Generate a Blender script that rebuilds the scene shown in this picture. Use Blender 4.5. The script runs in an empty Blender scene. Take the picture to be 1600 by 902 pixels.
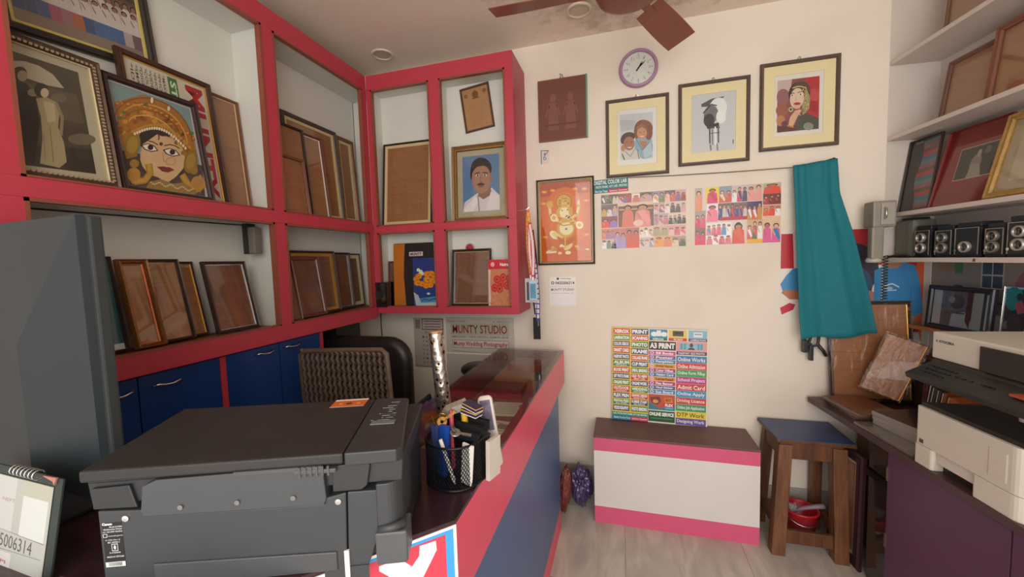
import bpy, bmesh, math, random
from mathutils import Vector, Matrix, Euler, noise
random.seed(7)
R = math.radians
PI = math.pi
scene = bpy.context.scene
col = scene.collection

# ------------------------------------------------------------------ camera
CAMZ = 1.56
yaw, pit, rol = -.27597, -.06998, -.0303
fw = Vector((math.sin(yaw)*math.cos(pit), math.cos(yaw)*math.cos(pit), math.sin(pit)))
rt = Vector((math.cos(yaw), -math.sin(yaw), 0))
up = rt.cross(fw)
r2 = rt*math.cos(rol) + up*math.sin(rol)
u2 = -rt*math.sin(rol) + up*math.cos(rol)
cam_d = bpy.data.cameras.new('camera')
cam = bpy.data.objects.new('camera', cam_d)
col.objects.link(cam)
cm = Matrix((r2, u2, -fw)).transposed().to_4x4()
cm.translation = (0, 0, CAMZ)
cam.matrix_world = cm
cam_d.sensor_width = 36
cam_d.lens = 612/1600*36
cam_d.clip_start = .02
scene.camera = cam

# ------------------------------------------------------------------ light
world = bpy.data.worlds.new('world'); scene.world = world
world.use_nodes = True
wb = world.node_tree.nodes['Background']
wb.inputs[0].default_value = (1.0, .96, .93, 1)
wb.inputs[1].default_value = 1.6

def area(name, loc, target, sx, sy, power, colr):
    l = bpy.data.lights.new(name, 'AREA'); l.shape = 'RECTANGLE'; l.size = sx; l.size_y = sy
    l.energy = power; l.color = colr
    o = bpy.data.objects.new(name, l); col.objects.link(o)
    o.location = loc
    o.rotation_euler = (Vector(target)-Vector(loc)).to_track_quat('-Z', 'Y').to_euler()
    return o
area('daylight_at_shop_opening', (.55, -1.75, 1.75), (.35, 2.5, 1.3), 2.6, 2.2, 62, (1.0, .955, .91))

scene.view_settings.view_transform = 'Standard'
scene.view_settings.look = 'None'
scene.view_settings.exposure = 0.0
scene.view_settings.gamma = 1
scene.view_settings.use_curve_mapping = False

# ------------------------------------------------------------------ materials
def lin(c):
    if isinstance(c, str):
        c = c.lstrip('#'); c = [int(c[i:i+2], 16)/255 for i in (0, 2, 4)]
    return tuple((v/12.92 if v <= .04045 else ((v+.055)/1.055)**2.4) for v in c[:3]) + (1,)

MATS = {}
def mat(name, c, rough=.5, metal=0, var=.06, scale=12, coat=0, bump=0, stretch=None, spec=.5):
    """plain surface with a procedural mottling of its colour"""
    if name in MATS: return MATS[name]
    m = bpy.data.materials.new(name); m.use_nodes = True
    n = m.node_tree.nodes; l = m.node_tree.links; b = n['Principled BSDF']
    b.inputs['Roughness'].default_value = rough; b.inputs['Metallic'].default_value = metal
    b.inputs['Coat Weight'].default_value = coat; b.inputs['Coat Roughness'].default_value = .08
    b.inputs['Specular IOR Level'].default_value = spec
    tc = n.new('ShaderNodeTexCoord'); mp = n.new('ShaderNodeMapping')
    if stretch: mp.inputs['Scale'].default_value = stretch
    nz = n.new('ShaderNodeTexNoise'); nz.inputs['Scale'].default_value = scale; nz.inputs['Detail'].default_value = 5
    l.new(tc.outputs['Object'], mp.inputs[0]); l.new(mp.outputs[0], nz.inputs['Vector'])
    rp = n.new('ShaderNodeValToRGB')
    L = lin(c)
    rp.color_ramp.elements[0].position = .25; rp.color_ramp.elements[1].position = .75
    rp.color_ramp.elements[0].color = tuple(max(0, v*(1-var)) for v in L[:3])+(1,)
    rp.color_ramp.elements[1].color = tuple(min(1, v*(1+var)) for v in L[:3])+(1,)
    l.new(nz.outputs['Fac'], rp.inputs[0]); l.new(rp.outputs[0], b.inputs['Base Color'])
    if bump:
        bp = n.new('ShaderNodeBump'); bp.inputs['Strength'].default_value = bump; bp.inputs['Distance'].default_value = .002
        l.new(nz.outputs['Fac'], bp.inputs['Height']); l.new(bp.outputs[0], b.inputs['Normal'])
    MATS[name] = m
    return m

def printed(name='printed_paper', rough=.5, coat=0):
    """ink on paper: the colours of the picture are stored on its own faces"""
    if name in MATS: return MATS[name]
    m = bpy.data.materials.new(name); m.use_nodes = True
    n = m.node_tree.nodes; l = m.node_tree.links; b = n['Principled BSDF']
    a = n.new('ShaderNodeVertexColor'); a.layer_name = 'Col'
    l.new(a.outputs[0], b.inputs['Base Color'])
    b.inputs['Roughness'].default_value = rough; b.inputs['Coat Weight'].default_value = coat
    b.inputs['Coat Roughness'].default_value = .1; b.inputs['Specular IOR Level'].default_value = .3
    MATS[name] = m
    return m
PRINT = printed(); PRINTG = printed('printed_gloss', .35, .3)

def facing_mix(m, lo, hi, pw, normal=None):
    """reflectance rising toward grazing view, the same from both sides of a thin sheet"""
    n = m.node_tree.nodes; l = m.node_tree.links
    g = n.new('ShaderNodeNewGeometry'); d = n.new('ShaderNodeVectorMath'); d.operation = 'DOT_PRODUCT'
    l.new(g.outputs['Incoming'], d.inputs[0]); l.new(normal or g.outputs['Normal'], d.inputs[1])
    a = n.new('ShaderNodeMath'); a.operation = 'ABSOLUTE'; l.new(d.outputs['Value'], a.inputs[0])
    s_ = n.new('ShaderNodeMath'); s_.operation = 'SUBTRACT'; s_.inputs[0].default_value = 1; l.new(a.outputs[0], s_.inputs[1])
    p = n.new('ShaderNodeMath'); p.operation = 'POWER'; p.inputs[1].default_value = pw; l.new(s_.outputs[0], p.inputs[0])
    r = n.new('ShaderNodeMapRange'); r.inputs[3].default_value = lo; r.inputs[4].default_value = hi; l.new(p.outputs[0], r.inputs[0])
    return r.outputs[0]

def glassy(name, tint=(1, 1, 1, 1), rough=.03, ior=1.45):
    if name in MATS: return MATS[name]
    m = bpy.data.materials.new(name); m.use_nodes = True
    n = m.node_tree.nodes; l = m.node_tree.links
    n.remove(n['Principled BSDF'])
    o = n['Material Output']; mx = n.new('ShaderNodeMixShader'); t = n.new('ShaderNodeBsdfTransparent'); g = n.new('ShaderNodeBsdfGlossy')
    t.inputs[0].default_value = tint; g.inputs['Roughness'].default_value = rough
    l.new(facing_mix(m, .03, .8, 5), mx.inputs[0]); l.new(t.outputs[0], mx.inputs[1]); l.new(g.outputs[0], mx.inputs[2]); l.new(mx.outputs[0], o.inputs[0])
    MATS[name] = m
    return m
GLASS = glassy('clear_glass', (.97, .98, .97, 1))
COUNTERGLASS = glassy('counter_glass', (.86, .9, .88, 1), .05, 1.5)

def film_mat():
    m = bpy.data.materials.new('crinkled_plastic_film'); m.use_nodes = True
    n = m.node_tree.nodes; l = m.node_tree.links
    n.remove(n['Principled BSDF'])
    o = n['Material Output']; mx = n.new('ShaderNodeMixShader'); t = n.new('ShaderNodeBsdfTransparent'); g = n.new('ShaderNodeBsdfGlossy')
    g.inputs['Roughness'].default_value = .18
    tc = n.new('ShaderNodeTexCoord'); mp = n.new('ShaderNodeMapping'); mp.inputs['Rotation'].default_value = (0, .5, 0); mp.inputs['Scale'].default_value = (1, 1, .45)
    nz = n.new('ShaderNodeTexNoise'); nz.inputs['Scale'].default_value = 11; nz.inputs['Detail'].default_value = 4; nz.inputs['Distortion'].default_value = 1.2
    bp = n.new('ShaderNodeBump'); bp.inputs['Strength'].default_value = 1; bp.inputs['Distance'].default_value = .02
    l.new(tc.outputs['Object'], mp.inputs[0]); l.new(mp.outputs[0], nz.inputs['Vector']); l.new(nz.outputs['Fac'], bp.inputs['Height'])
    l.new(bp.outputs[0], g.inputs['Normal'])
    l.new(facing_mix(m, .035, .4, 4), mx.inputs[0]); l.new(t.outputs[0], mx.inputs[1]); l.new(g.outputs[0], mx.inputs[2]); l.new(mx.outputs[0], o.inputs[0])
    return m
FILM = film_mat()

def wallmat(name, c, stain='#a89478', stainlow=None):
    m = bpy.data.materials.new(name); m.use_nodes = True
    n = m.node_tree.nodes; l = m.node_tree.links; b = n['Principled BSDF']
    b.inputs['Roughness'].default_value = .75
    tc = n.new('ShaderNodeTexCoord')
    n1 = n.new('ShaderNodeTexNoise'); n1.inputs['Scale'].default_value = 1.6; n1.inputs['Detail'].default_value = 6
    n2 = n.new('ShaderNodeTexNoise'); n2.inputs['Scale'].default_value = 40; n2.inputs['Detail'].default_value = 3
    l.new(tc.outputs['Object'], n1.inputs['Vector']); l.new(tc.outputs['Object'], n2.inputs['Vector'])
    r1 = n.new('ShaderNodeValToRGB'); r1.color_ramp.elements[0].position = .52; r1.color_ramp.elements[1].position = .8
    r1.color_ramp.elements[0].color = (0, 0, 0, 1); r1.color_ramp.elements[1].color = (.35, .35, .35, 1)
    l.new(n1.outputs['Fac'], r1.inputs[0])
    mx = n.new('ShaderNodeMix'); mx.data_type = 'RGBA'
    mx.inputs[6].default_value = lin(c); mx.inputs[7].default_value = lin(stain)
    l.new(r1.outputs[0], mx.inputs[0]); l.new(mx.outputs[2], b.inputs['Base Color'])
    bp = n.new('ShaderNodeBump'); bp.inputs['Strength'].default_value = .12; bp.inputs['Distance'].default_value = .002
    l.new(n2.outputs['Fac'], bp.inputs['Height']); l.new(bp.outputs[0], b.inputs['Normal'])
    return m

def woodmat(name, c1, c2, rough=.4, scale=3, axis=2, coat=.1):
    m = bpy.data.materials.new(name); m.use_nodes = True
    n = m.node_tree.nodes; l = m.node_tree.links; b = n['Principled BSDF']
    b.inputs['Roughness'].default_value = rough; b.inputs['Coat Weight'].default_value = coat
    tc = n.new('ShaderNodeTexCoord'); mp = n.new('ShaderNodeMapping')
    s = [14, 14, 14]; s[axis] = 1.2; mp.inputs['Scale'].default_value = s
    nz = n.new('ShaderNodeTexNoise'); nz.inputs['Scale'].default_value = scale; nz.inputs['Detail'].default_value = 8; nz.inputs['Distortion'].default_value = .8
    rp = n.new('ShaderNodeValToRGB'); rp.color_ramp.elements[0].position = .3; rp.color_ramp.elements[1].position = .7
    rp.color_ramp.elements[0].color = lin(c1); rp.color_ramp.elements[1].color = lin(c2)
    l.new(tc.outputs['Object'], mp.inputs[0]); l.new(mp.outputs[0], nz.inputs['Vector']); l.new(nz.outputs['Fac'], rp.inputs[0]); l.new(rp.outputs[0], b.inputs['Base Color'])
    return m

def floormat():
    m = bpy.data.materials.new('marble_floor'); m.use_nodes = True
    n = m.node_tree.nodes; l = m.node_tree.links; b = n['Principled BSDF']
    b.inputs['Roughness'].default_value = .38
    tc = n.new('ShaderNodeTexCoord'); mp = n.new('ShaderNodeMapping'); mp.inputs['Scale'].default_value = (3.0, .8, 1); mp.inputs['Rotation'].default_value = (0, 0, .15)
    nz = n.new('ShaderNodeTexNoise'); nz.inputs['Scale'].default_value = 2.2; nz.inputs['Detail'].default_value = 9; nz.inputs['Distortion'].default_value = 1.8
    rp = n.new('ShaderNodeValToRGB')
    e = rp.color_ramp.elements; e[0].position = .3; e[0].color = lin('#aba59a'); e[1].position = .6; e[1].color = lin('#cac3b8')
    x = e.new(.48); x.color = lin('#bdb7ab')
    l.new(tc.outputs['Object'], mp.inputs[0]); l.new(mp.outputs[0], nz.inputs['Vector']); l.new(nz.outputs['Fac'], rp.inputs[0])
    br = n.new('ShaderNodeTexBrick'); br.inputs['Scale'].default_value = 1; br.inputs['Mortar Size'].default_value = .0018
    br.inputs['Brick Width'].default_value = .6; br.inputs['Row Height'].default_value = .6; br.offset = 0
    br.inputs['Color1'].default_value = (1, 1, 1, 1); br.inputs['Color2'].default_value = (1, 1, 1, 1); br.inputs['Mortar'].default_value = (.55, .52, .48, 1)
    l.new(tc.outputs['Object'], br.inputs['Vector'])
    mx = n.new('ShaderNodeMix'); mx.data_type = 'RGBA'; mx.blend_type = 'MULTIPLY'; mx.inputs[0].default_value = 1
    l.new(rp.outputs[0], mx.inputs[6]); l.new(br.outputs['Color'], mx.inputs[7]); l.new(mx.outputs[2], b.inputs['Base Color'])
    return m

def ceilmat():
    m = bpy.data.materials.new('sooty_ceiling_paint'); m.use_nodes = True
    n = m.node_tree.nodes; l = m.node_tree.links; b = n['Principled BSDF']
    b.inputs['Roughness'].default_value = .8
    tc = n.new('ShaderNodeTexCoord')
    # dust stain flung out round the fan
    vm = n.new('ShaderNodeVectorMath'); vm.operation = 'DISTANCE'; vm.inputs[1].default_value = (.05, 1.85, 2.925)
    mr = n.new('ShaderNodeMapRange'); mr.inputs[1].default_value = .15; mr.inputs[2].default_value = .95; mr.inputs[3].default_value = .62; mr.inputs[4].default_value = 0
    nz = n.new('ShaderNodeTexNoise'); nz.inputs['Scale'].default_value = 9; nz.inputs['Detail'].default_value = 9; nz.inputs['Roughness'].default_value = .7
    ad = n.new('ShaderNodeMath'); ad.operation = 'ADD'
    rp = n.new('ShaderNodeValToRGB'); rp.color_ramp.elements[0].position = .68; rp.color_ramp.elements[1].position = 1.15
    rp.color_ramp.elements[0].color = (0, 0, 0, 1); rp.color_ramp.elements[1].color = (.8, .8, .8, 1)
    l.new(tc.outputs['Object'], vm.inputs[0]); l.new(vm.outputs['Value'], mr.inputs[0]); l.new(tc.outputs['Object'], nz.inputs['Vector'])
    l.new(mr.outputs[0], ad.inputs[0]); l.new(nz.outputs['Fac'], ad.inputs[1]); l.new(ad.outputs[0], rp.inputs[0])
    mx = n.new('ShaderNodeMix'); mx.data_type = 'RGBA'; mx.inputs[6].default_value = lin('#f0dfcf'); mx.inputs[7].default_value = lin('#9a8a72')
    l.new(rp.outputs[0], mx.inputs[0]); l.new(mx.outputs[2], b.inputs['Base Color'])
    return m

RED = mat('red_laminate', '#b93a4b', .42, var=.03)
REDEDGE = mat('brown_edge_beading', '#8d4a38', .5)
WHITEIN = mat('white_laminate_inside', '#d6d5cc', .6, var=.03, scale=3)
BLUE = mat('blue_laminate', '#123a78', .35, var=.05)
BLUEG = mat('grey_blue_laminate', '#4a6896', .35, var=.06, scale=4)
PINKC = mat('pink_red_laminate', '#ea5672', .35, var=.04)
MDF = woodmat('brown_hardboard', '#97633f', '#a8724d', .42, 4, 0, .35)
MDFD = woodmat('dark_hardboard', '#6f4530', '#7f5239', .42, 4, 0, .35)
BLACKP = mat('black_plastic', '#26282a', .42, var=.1)
BLACKG = mat('black_gloss', '#141416', .15, var=.1)
CHROME = mat('chrome', '#d8d8d8', .2, 1)
DKFRAME = mat('dark_brown_frame', '#3a2722', .4, var=.12)
GOLDF = mat('gilt_frame', '#9c7a3c', .35, .6, .2, 60, bump=.5)
WHITEP = mat('white_paper', '#e8e6e0', .6, var=.02)

# ------------------------------------------------------------------ object helpers
def setp(o, label=None, cat=None, group=None, kind=None):
    if label: o['label'] = label
    if cat: o['category'] = cat
    if group: o['group'] = group
    if kind: o['kind'] = kind
    return o

def empty(name, label, cat, M=None, group=None):
    o = bpy.data.objects.new(name, None); col.objects.link(o)
    o.empty_display_size = .05
    if M is not None: o.matrix_world = M
    return setp(o, label, cat, group)

class MB:
    def __init__(s): s.bm = bmesh.new()
    def box(s, x0, x1, y0, y1, z0, z1, bev=0, M=None):
        b = s.bm
        vs = [b.verts.new((x, y, z)) for z in (z0, z1) for y in (y0, y1) for x in (x0, x1)]
        F = [(0, 2, 3, 1), (4, 5, 7, 6), (0, 1, 5, 4), (2, 6, 7, 3), (0, 4, 6, 2), (1, 3, 7, 5)]
        fs = [b.faces.new([vs[i] for i in f]) for f in F]
        if bev:
            es = list({e for f in fs for e in f.edges})
            r = bmesh.ops.bevel(b, geom=es, offset=bev, segments=2, affect='EDGES', profile=.6)
            if M: vs = list({v for f in r['faces'] for v in f.verts} | {v for v in vs if v.is_valid})
        if M:
            for v in vs: v.co = M @ v.co
        return s
    def prism(s, pts, a0, a1, axis='y', M=None):
        """pts: 2-D outline, extruded along an axis"""
        def P(p, a):
            c = {'y': (p[0], a, p[1]), 'z': (p[0], p[1], a), 'x': (a, p[0], p[1])}[axis]
            c = Vector(c); return M @ c if M else c
        A = [s.bm.verts.new(P(p, a0)) for p in pts]; B = [s.bm.verts.new(P(p, a1)) for p in pts]
        s.bm.faces.new(A); s.bm.faces.new(B[::-1])
        for i in range(len(pts)):
            j = (i+1) % len(pts); s.bm.faces.new((A[i], B[i], B[j], A[j]))
        return s
    def rings(s, rings, closed=True, caps=True):
        R_ = [[s.bm.verts.new(p) for p in r] for r in rings]
        n = len(R_[0])
        for a, b in zip(R_, R_[1:]):
            for i in range(n if closed else n-1):
                j = (i+1) % n; s.bm.faces.new((a[i], a[j], b[j], b[i]))
        if caps: s.bm.faces.new(R_[0][::-1]); s.bm.faces.new(R_[-1])
        return s
    def lathe(s, prof, n=24, c=(0, 0, 0), axis='z', caps=True, M=None):
        rs = []
        for r, h in prof:
            ring = []
            for i in range(n):
                a = 2*PI*i/n; x, y = r*math.cos(a), r*math.sin(a)
                p = {'z': (x, y, h), 'y': (x, h, y), 'x': (h, x, y)}[axis]
                p = Vector(p)+Vector(c)
                ring.append(M @ p if M else p)
            rs.append(ring)
        return s.rings(rs, True, caps)
    def tube(s, path, r, n=8, caps=True, flat=1):
        P = [Vector(p) for p in path]; rs = []
        N = None
        for i, p in enumerate(P):
            d = ((P[i+1] if i < len(P)-1 else p)-(P[i-1] if i else p)).normalized()
            if N is None: N = d.orthogonal().normalized()
            else:
                N = (N-d*N.dot(d)); N = N.normalized() if N.length > 1e-6 else d.orthogonal().normalized()
            B = d.cross(N); rr = r[i] if isinstance(r, (list, tuple)) else r
            rs.append([p+N*math.cos(2*PI*k/n)*rr+B*math.sin(2*PI*k/n)*rr*flat for k in range(n)])
        return s.rings(rs, True, caps)
    def build(s, name, m, parent=None, smooth=False, bevel=0, M=None, norm=True):
        if norm: bmesh.ops.recalc_face_normals(s.bm, faces=s.bm.faces)
        me = bpy.data.meshes.new(name); s.bm.to_mesh(me); s.bm.free()
        if smooth:
            for p in me.polygons: p.use_smooth = True
        me.materials.append(m)
        o = bpy.data.objects.new(name, me); col.objects.link(o)
        if parent: o.parent = parent
        elif M is not None: o.matrix_world = M
        if bevel:
            bv = o.modifiers.new('bevel', 'BEVEL'); bv.width = bevel; bv.segments = 2; bv.limit_method = 'ANGLE'; bv.angle_limit = R(40)
        return o

def struct(o): o['kind'] = 'structure'; return o
def T(x, y, z, rz=0): return Matrix.Translation((x, y, z)) @ Matrix.Rotation(rz, 4, 'Z')

def axesM(o, ex, ez):
    ex = Vector(ex).normalized(); ez = Vector(ez); ez = (ez-ex*ez.dot(ex)).normalized(); ey = ez.cross(ex)
    m = Matrix((ex, ey, ez)).transposed().to_4x4(); m.translation = Vector(o)
    return m

# room frames: a runs along the wall (viewer's left to right), b points into the wall
AL = R(5.5)
TT = Vector((math.sin(AL), -math.cos(AL), 0)); EE = Vector((math.cos(AL), math.sin(AL), 0)); CC = Vector((1.335, 2.55, 0))
MR = axesM(CC, TT, (0, 0, 1))          # right side: local x toward the viewer, y into the wall, z up
FR_L = (Vector((-1.57, 0, 0)), Vector((0, 1, 0)), Vector((-1, 0, 0)))
FR_B = (Vector((0, 2.25, 0)), Vector((1, 0, 0)), Vector((0, 1, 0)))
FR_W = (Vector((0, 2.55, 0)), Vector((1, 0, 0)), Vector((0, 1, 0)))
FR_R = (CC, TT, EE)
def leanM(fr, a0, a1, b, z, lean):
    """base line a0..a1 at depth b and height z, leaning back"""
    O, a, bb = fr; th = R(lean)
    return axesM(O+a*(a0+a1)/2+bb*b+Vector((0, 0, z)), a, bb*math.sin(th)+Vector((0, 0, math.cos(th))))

# ------------------------------------------------------------------ flat artwork
_tc = {}
def text_polys(s, bold=0, shear=0):
    k = (s, bold, shear)
    if k in _tc: return _tc[k]
    c = bpy.data.curves.new('t', 'FONT'); c.body = s; c.size = 1; c.offset = bold; c.resolution_u = 2; c.shear = shear
    o = bpy.data.objects.new('t', c); col.objects.link(o)
    dg = bpy.context.evaluated_depsgraph_get(); ev = o.evaluated_get(dg); me = ev.to_mesh()
    P = [[(me.vertices[i].co.x, me.vertices[i].co.y) for i in p.vertices] for p in me.polygons]
    ev.to_mesh_clear(); bpy.data.objects.remove(o); bpy.data.curves.remove(c)
    if P:
        xs = [x for p in P for x, y in p]; ys = [y for p in P for x, y in p]
        x0, x1, y0, y1 = min(xs), max(xs), min(ys), max(ys)
        P = [[((x-x0)/(x1-x0+1e-9), (y-y0)/(y1-y0+1e-9)) for x, y in p] for p in P]
    _tc[k] = P
    return P

def homog(q):
    """quad TL,TR,BR,BL in crop pixels -> function to unit (u,v)"""
    import numpy as np
    A = []; B = []
    for (x, y), (u, v) in zip(q, ((0, 0), (1, 0), (1, 1), (0, 1))):
        A.append([x, y, 1, 0, 0, 0, -u*x, -u*y]); B.append(u)
        A.append([0, 0, 0, x, y, 1, -v*x, -v*y]); B.append(v)
    h = np.linalg.solve(np.array(A, float), np.array(B, float))
    def f(x, y):
        w = h[6]*x+h[7]*y+1
        return ((h[0]*x+h[1]*y+h[2])/w, (h[3]*x+h[4]*y+h[5])/w)
    return f

class Art:
    def __init__(s, w, h, quad=None):
        s.w, s.h = w, h; s.items = []; s.m = homog(quad) if quad else (lambda x, y: (x, y)); s.k = 0
    def poly(s, pts, c, k=None):
        if k is None: s.k += 1; k = s.k
        s.items.append(([s.m(*p) for p in pts], lin(c), k)); return s
    def rect(s, x0, y0, x1, y1, c, k=None): return s.poly([(x0, y0), (x1, y0), (x1, y1), (x0, y1)], c, k)
    def ell(s, cx, cy, rx, ry, c, rot=0, n=20, a0=0, a1=360, k=None):
        ca, sa = math.cos(R(rot)), math.sin(R(rot)); P = []
        for i in range(n if a1-a0 >= 360 else n+1):
            a = R(a0+(a1-a0)*i/n); x, y = rx*math.cos(a), ry*math.sin(a)
            P.append((cx+x*ca-y*sa, cy+x*sa+y*ca))
        return s.poly(P, c, k)
    def line(s, pts, wd, c, k=None):
        if k is None: s.k += 1; k = s.k
        for i, ((x0, y0), (x1, y1)) in enumerate(zip(pts, pts[1:])):
            w = wd[i] if isinstance(wd, (list, tuple)) else wd
            d = math.hypot(x1-x0, y1-y0) or 1; nx, ny = -(y1-y0)/d*w/2, (x1-x0)/d*w/2
            ex, ey = (x1-x0)/d*w*.15, (y1-y0)/d*w*.15
            s.poly([(x0+nx-ex, y0+ny-ey), (x1+nx+ex, y1+ny+ey), (x1-nx+ex, y1-ny+ey), (x0-nx-ex, y0-ny-ey)], c, k)
        return s
    def text(s, t, x0, y0, x1, y1, c, bold=.02, rot=0, shear=0):
        s.k += 1
        for p in text_polys(t, bold, shear):
            Q = []
            for u, v in p:
                if rot == 90: Q.append((x0+(x1-x0)*v, y0+(y1-y0)*u))       # reads downwards, tops to the right
                else: Q.append((x0+(x1-x0)*u, y1-(y1-y0)*v))
            s.poly(Q, c, s.k)
        return s
    def build(s, name, parent, y=0, thick=.0008, m=None, paper='#e8e4dc', z0=0, M=None, backing=True):
        bm = bmesh.new(); cl = bm.loops.layers.float_color.new('Col')
        w, h = s.w, s.h
        def face(P, c):
            try: f = bm.faces.new([bm.verts.new(p) for p in P])
            except ValueError: return
            for l_ in f.loops: l_[cl] = c
        if backing:
            pc = lin(paper); x0, x1, ya, yb, za, zb = -w/2, w/2, y-thick, y, z0, z0+h
            V = [(x, yy, z) for z in (za, zb) for yy in (ya, yb) for x in (x0, x1)]
            for F in [(0, 1, 5, 4), (2, 6, 7, 3), (0, 4, 6, 2), (1, 3, 7, 5), (4, 5, 7, 6), (0, 2, 3, 1)]:
                face([V[i] for i in F], pc)
        kk = max(1, s.k); d = min(4e-5, .0016/kk)
        for pts, c, k in s.items:
            yy = y-thick-d*(k+1)
            P = [((min(max(u, 0), 1)-.5)*w, yy, z0+(1-min(max(v, 0), 1))*h) for u, v in pts]
            Q = [P[0]]
            for p in P[1:]:
                if (Vector(p)-Vector(Q[-1])).length > 1e-6: Q.append(p)
            if len(Q) > 2 and (Vector(Q[0])-Vector(Q[-1])).length < 1e-6: Q.pop()
            if len(Q) >= 3:
                # keep every face looking to the front
                ar = sum(Q[i][0]*Q[(i+1) % len(Q)][2]-Q[(i+1) % len(Q)][0]*Q[i][2] for i in range(len(Q)))
                if abs(ar) < 1e-10: continue
                face(Q if ar > 0 else Q[::-1], c)
        me = bpy.data.meshes.new(name); bm.to_mesh(me); bm.free(); me.materials.append(m or PRINT)
        o = bpy.data.objects.new(name, me); col.objects.link(o)
        if parent: o.parent = parent
        elif M is not None: o.matrix_world = M
        return o

def ring4(w, h, ins, y): return [(-w/2+ins, y, ins), (w/2-ins, y, ins), (w/2-ins, y, h-ins), (-w/2+ins, y, h-ins)]
def loft4(name, rings, m, parent, bevel=0):
    b = MB(); b.rings(rings, True, False)
    a = b.bm.verts; a.ensure_lookup_table()
    n = len(rings)
    for i in range(4):
        j = (i+1) % 4; b.bm.faces.new((a[i], a[j], a[(n-1)*4+j], a[(n-1)*4+i]))
    return b.build(name, m, parent, bevel=bevel)

def framed(name, label, cat, M, w, h, bw, dep, fm, group=None, lip=None, mount=None, back=MDF, art=None, glass=True, hook=False, bead=None, film=False):
    """picture frame: local x width, z up from its base, front looks to -y, back at y=0"""
    r = empty(name, label, cat, M, group)
    loft4('moulding', [ring4(w, h, 0, 0), ring4(w, h, 0, -.7*dep), ring4(w, h, .18*bw, -dep), ring4(w, h, .45*bw, -.82*dep), ring4(w, h, .8*bw, -.9*dep), ring4(w, h, bw, -.55*dep), ring4(w, h, bw, 0)], fm, r)
    ins = bw
    if bead:
        b = MB(); q = bw*.86
        per = [(-w/2+q, q, 1, 0, w-2*q), (w/2-q, q, 0, 1, h-2*q), (w/2-q, h-q, -1, 0, w-2*q), (-w/2+q, h-q, 0, -1, h-2*q)]
        for x, z, dx, dz, L in per:
            nn = max(4, int(L/.011))
            for i in range(nn):
                t_ = (i+.5)*L/nn; cx, cz = x+dx*t_, z+dz*t_; s_ = .0032
                b.box(cx-s_, cx+s_, -.9*dep-.003, -.9*dep+.001, cz-s_, cz+s_)
        b.build('beading', bead, r)
    if lip:
        lw, lm = lip
        loft4('inner_lip', [ring4(w, h, bw-.001, -.002), ring4(w, h, bw-.001, -.5*dep), ring4(w, h, bw+lw, -.38*dep), ring4(w, h, bw+lw, -.002)], lm, r)
        ins += lw
    MB().box(-w/2+bw*.5, w/2-bw*.5, -.003, .0, bw*.5, h-bw*.5).build('backing_board', back, r)
    if mount:
        mw, mm = mount[:2]; mt = mount[2] if len(mount) > 2 else mw; mb_ = mount[3] if len(mount) > 3 else mw
        def rr(x, zt, zb, y): return [(-w/2+ins-.002+x, y, ins-.002+zb), (w/2-ins+.002-x, y, ins-.002+zb), (w/2-ins+.002-x, y, h-ins+.002-zt), (-w/2+ins-.002+x, y, h-ins+.002-zt)]
        loft4('mount', [rr(0, 0, 0, -.0055), rr(0, 0, 0, -.0075), rr(mw, mt, mb_, -.0075), rr(mw+.002, mt+.002, mb_+.002, -.0055)], mm, r)
        if art:
            a = art(w-2*ins-2*mw+.004, h-2*ins-mt-mb_+.004); a.build('print', r, y=-.0035, z0=ins+mb_-.002)
    elif art:
        a = art(w-2*ins+.004, h-2*ins+.004); a.build('print', r, y=-.0035, z0=ins-.002)
    if glass:
        MB().box(-w/2+ins-.001, w/2-ins+.001, -.36*dep-.0015, -.36*dep, ins-.001, h-ins+.001).build('glass_pane', GLASS, r)
    if hook:
        MB().tube([(-.012, -.002, h-.004), (-.002, -.003, h+.016), (.002, -.006, h+.016), (.012, -.002, h-.004)], .0018, 6).build('hanging_hook', CHROME, r)
    if film:
        bm = MB(); nx, nz_ = 26, 30
        grid = [[bm.bm.verts.new(((-w/2-.006)+(w+.012)*i/nx, -dep-.004-.006*abs(noise.noise(Vector((i*.45, j*.33, w*9)))), -.002+(h+.006)*j/nz_)) for i in range(nx+1)] for j in range(nz_+1)]
        for j in range(nz_):
            for i in range(nx): bm.bm.faces.new((grid[j][i], grid[j][i+1], grid[j+1][i+1], grid[j+1][i]))
        bm.build('plastic_wrap', FILM, r, smooth=True)
    return r

# ================================================================== ROOM
XW, YW, ZC = -1.93, 2.55, 2.925
rwx = CC + EE*.226; rwe = rwx + TT*4.25
plan = [(XW-.1, -1.65), (rwe.x+.1, -1.65), (rwx.x+.12, YW+.12), (XW-.1, YW+.12)]
struct(MB().prism(plan, -.08, 0, 'z').build('floor', floormat()))
struct(MB().prism(plan, ZC, ZC+.1, 'z').build('ceiling', ceilmat()))
WALLM = wallmat('cream_wall_paint', '#e8decf', '#b8a484')
WALLR = wallmat('greyish_wall_paint', '#d2c9c0')
struct(MB().prism([(XW, YW), (CC.x, YW), (CC.x, YW+.12), (XW, YW+.12)], 0, ZC, 'z').build('wall_back', WALLM))
struct(MB().prism([(CC.x, YW), (rwx.x, rwx.y), (rwx.x, YW+.12), (CC.x, YW+.12)], 0, ZC, 'z').build('wall_corner', WALLR))
struct(MB().prism([(rwx.x, rwx.y), (rwe.x, rwe.y), (rwe.x+.12, rwe.y), (rwx.x+.12, YW+.12)], 0, ZC, 'z').build('wall_right', WALLR))
struct(MB().prism([(XW, YW+.12), (XW, -1.65), (XW-.1, -1.65), (XW-.1, YW+.12)], 0, ZC, 'z').build('wall_left', WALLR))
struct(MB().box(XW, CC.x, YW-.013, YW-.0005, 0, .195).build('baseboard_back', mat('grey_marble_skirting', '#a8a39b', .4, var=.15, scale=5), bevel=.002))

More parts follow.
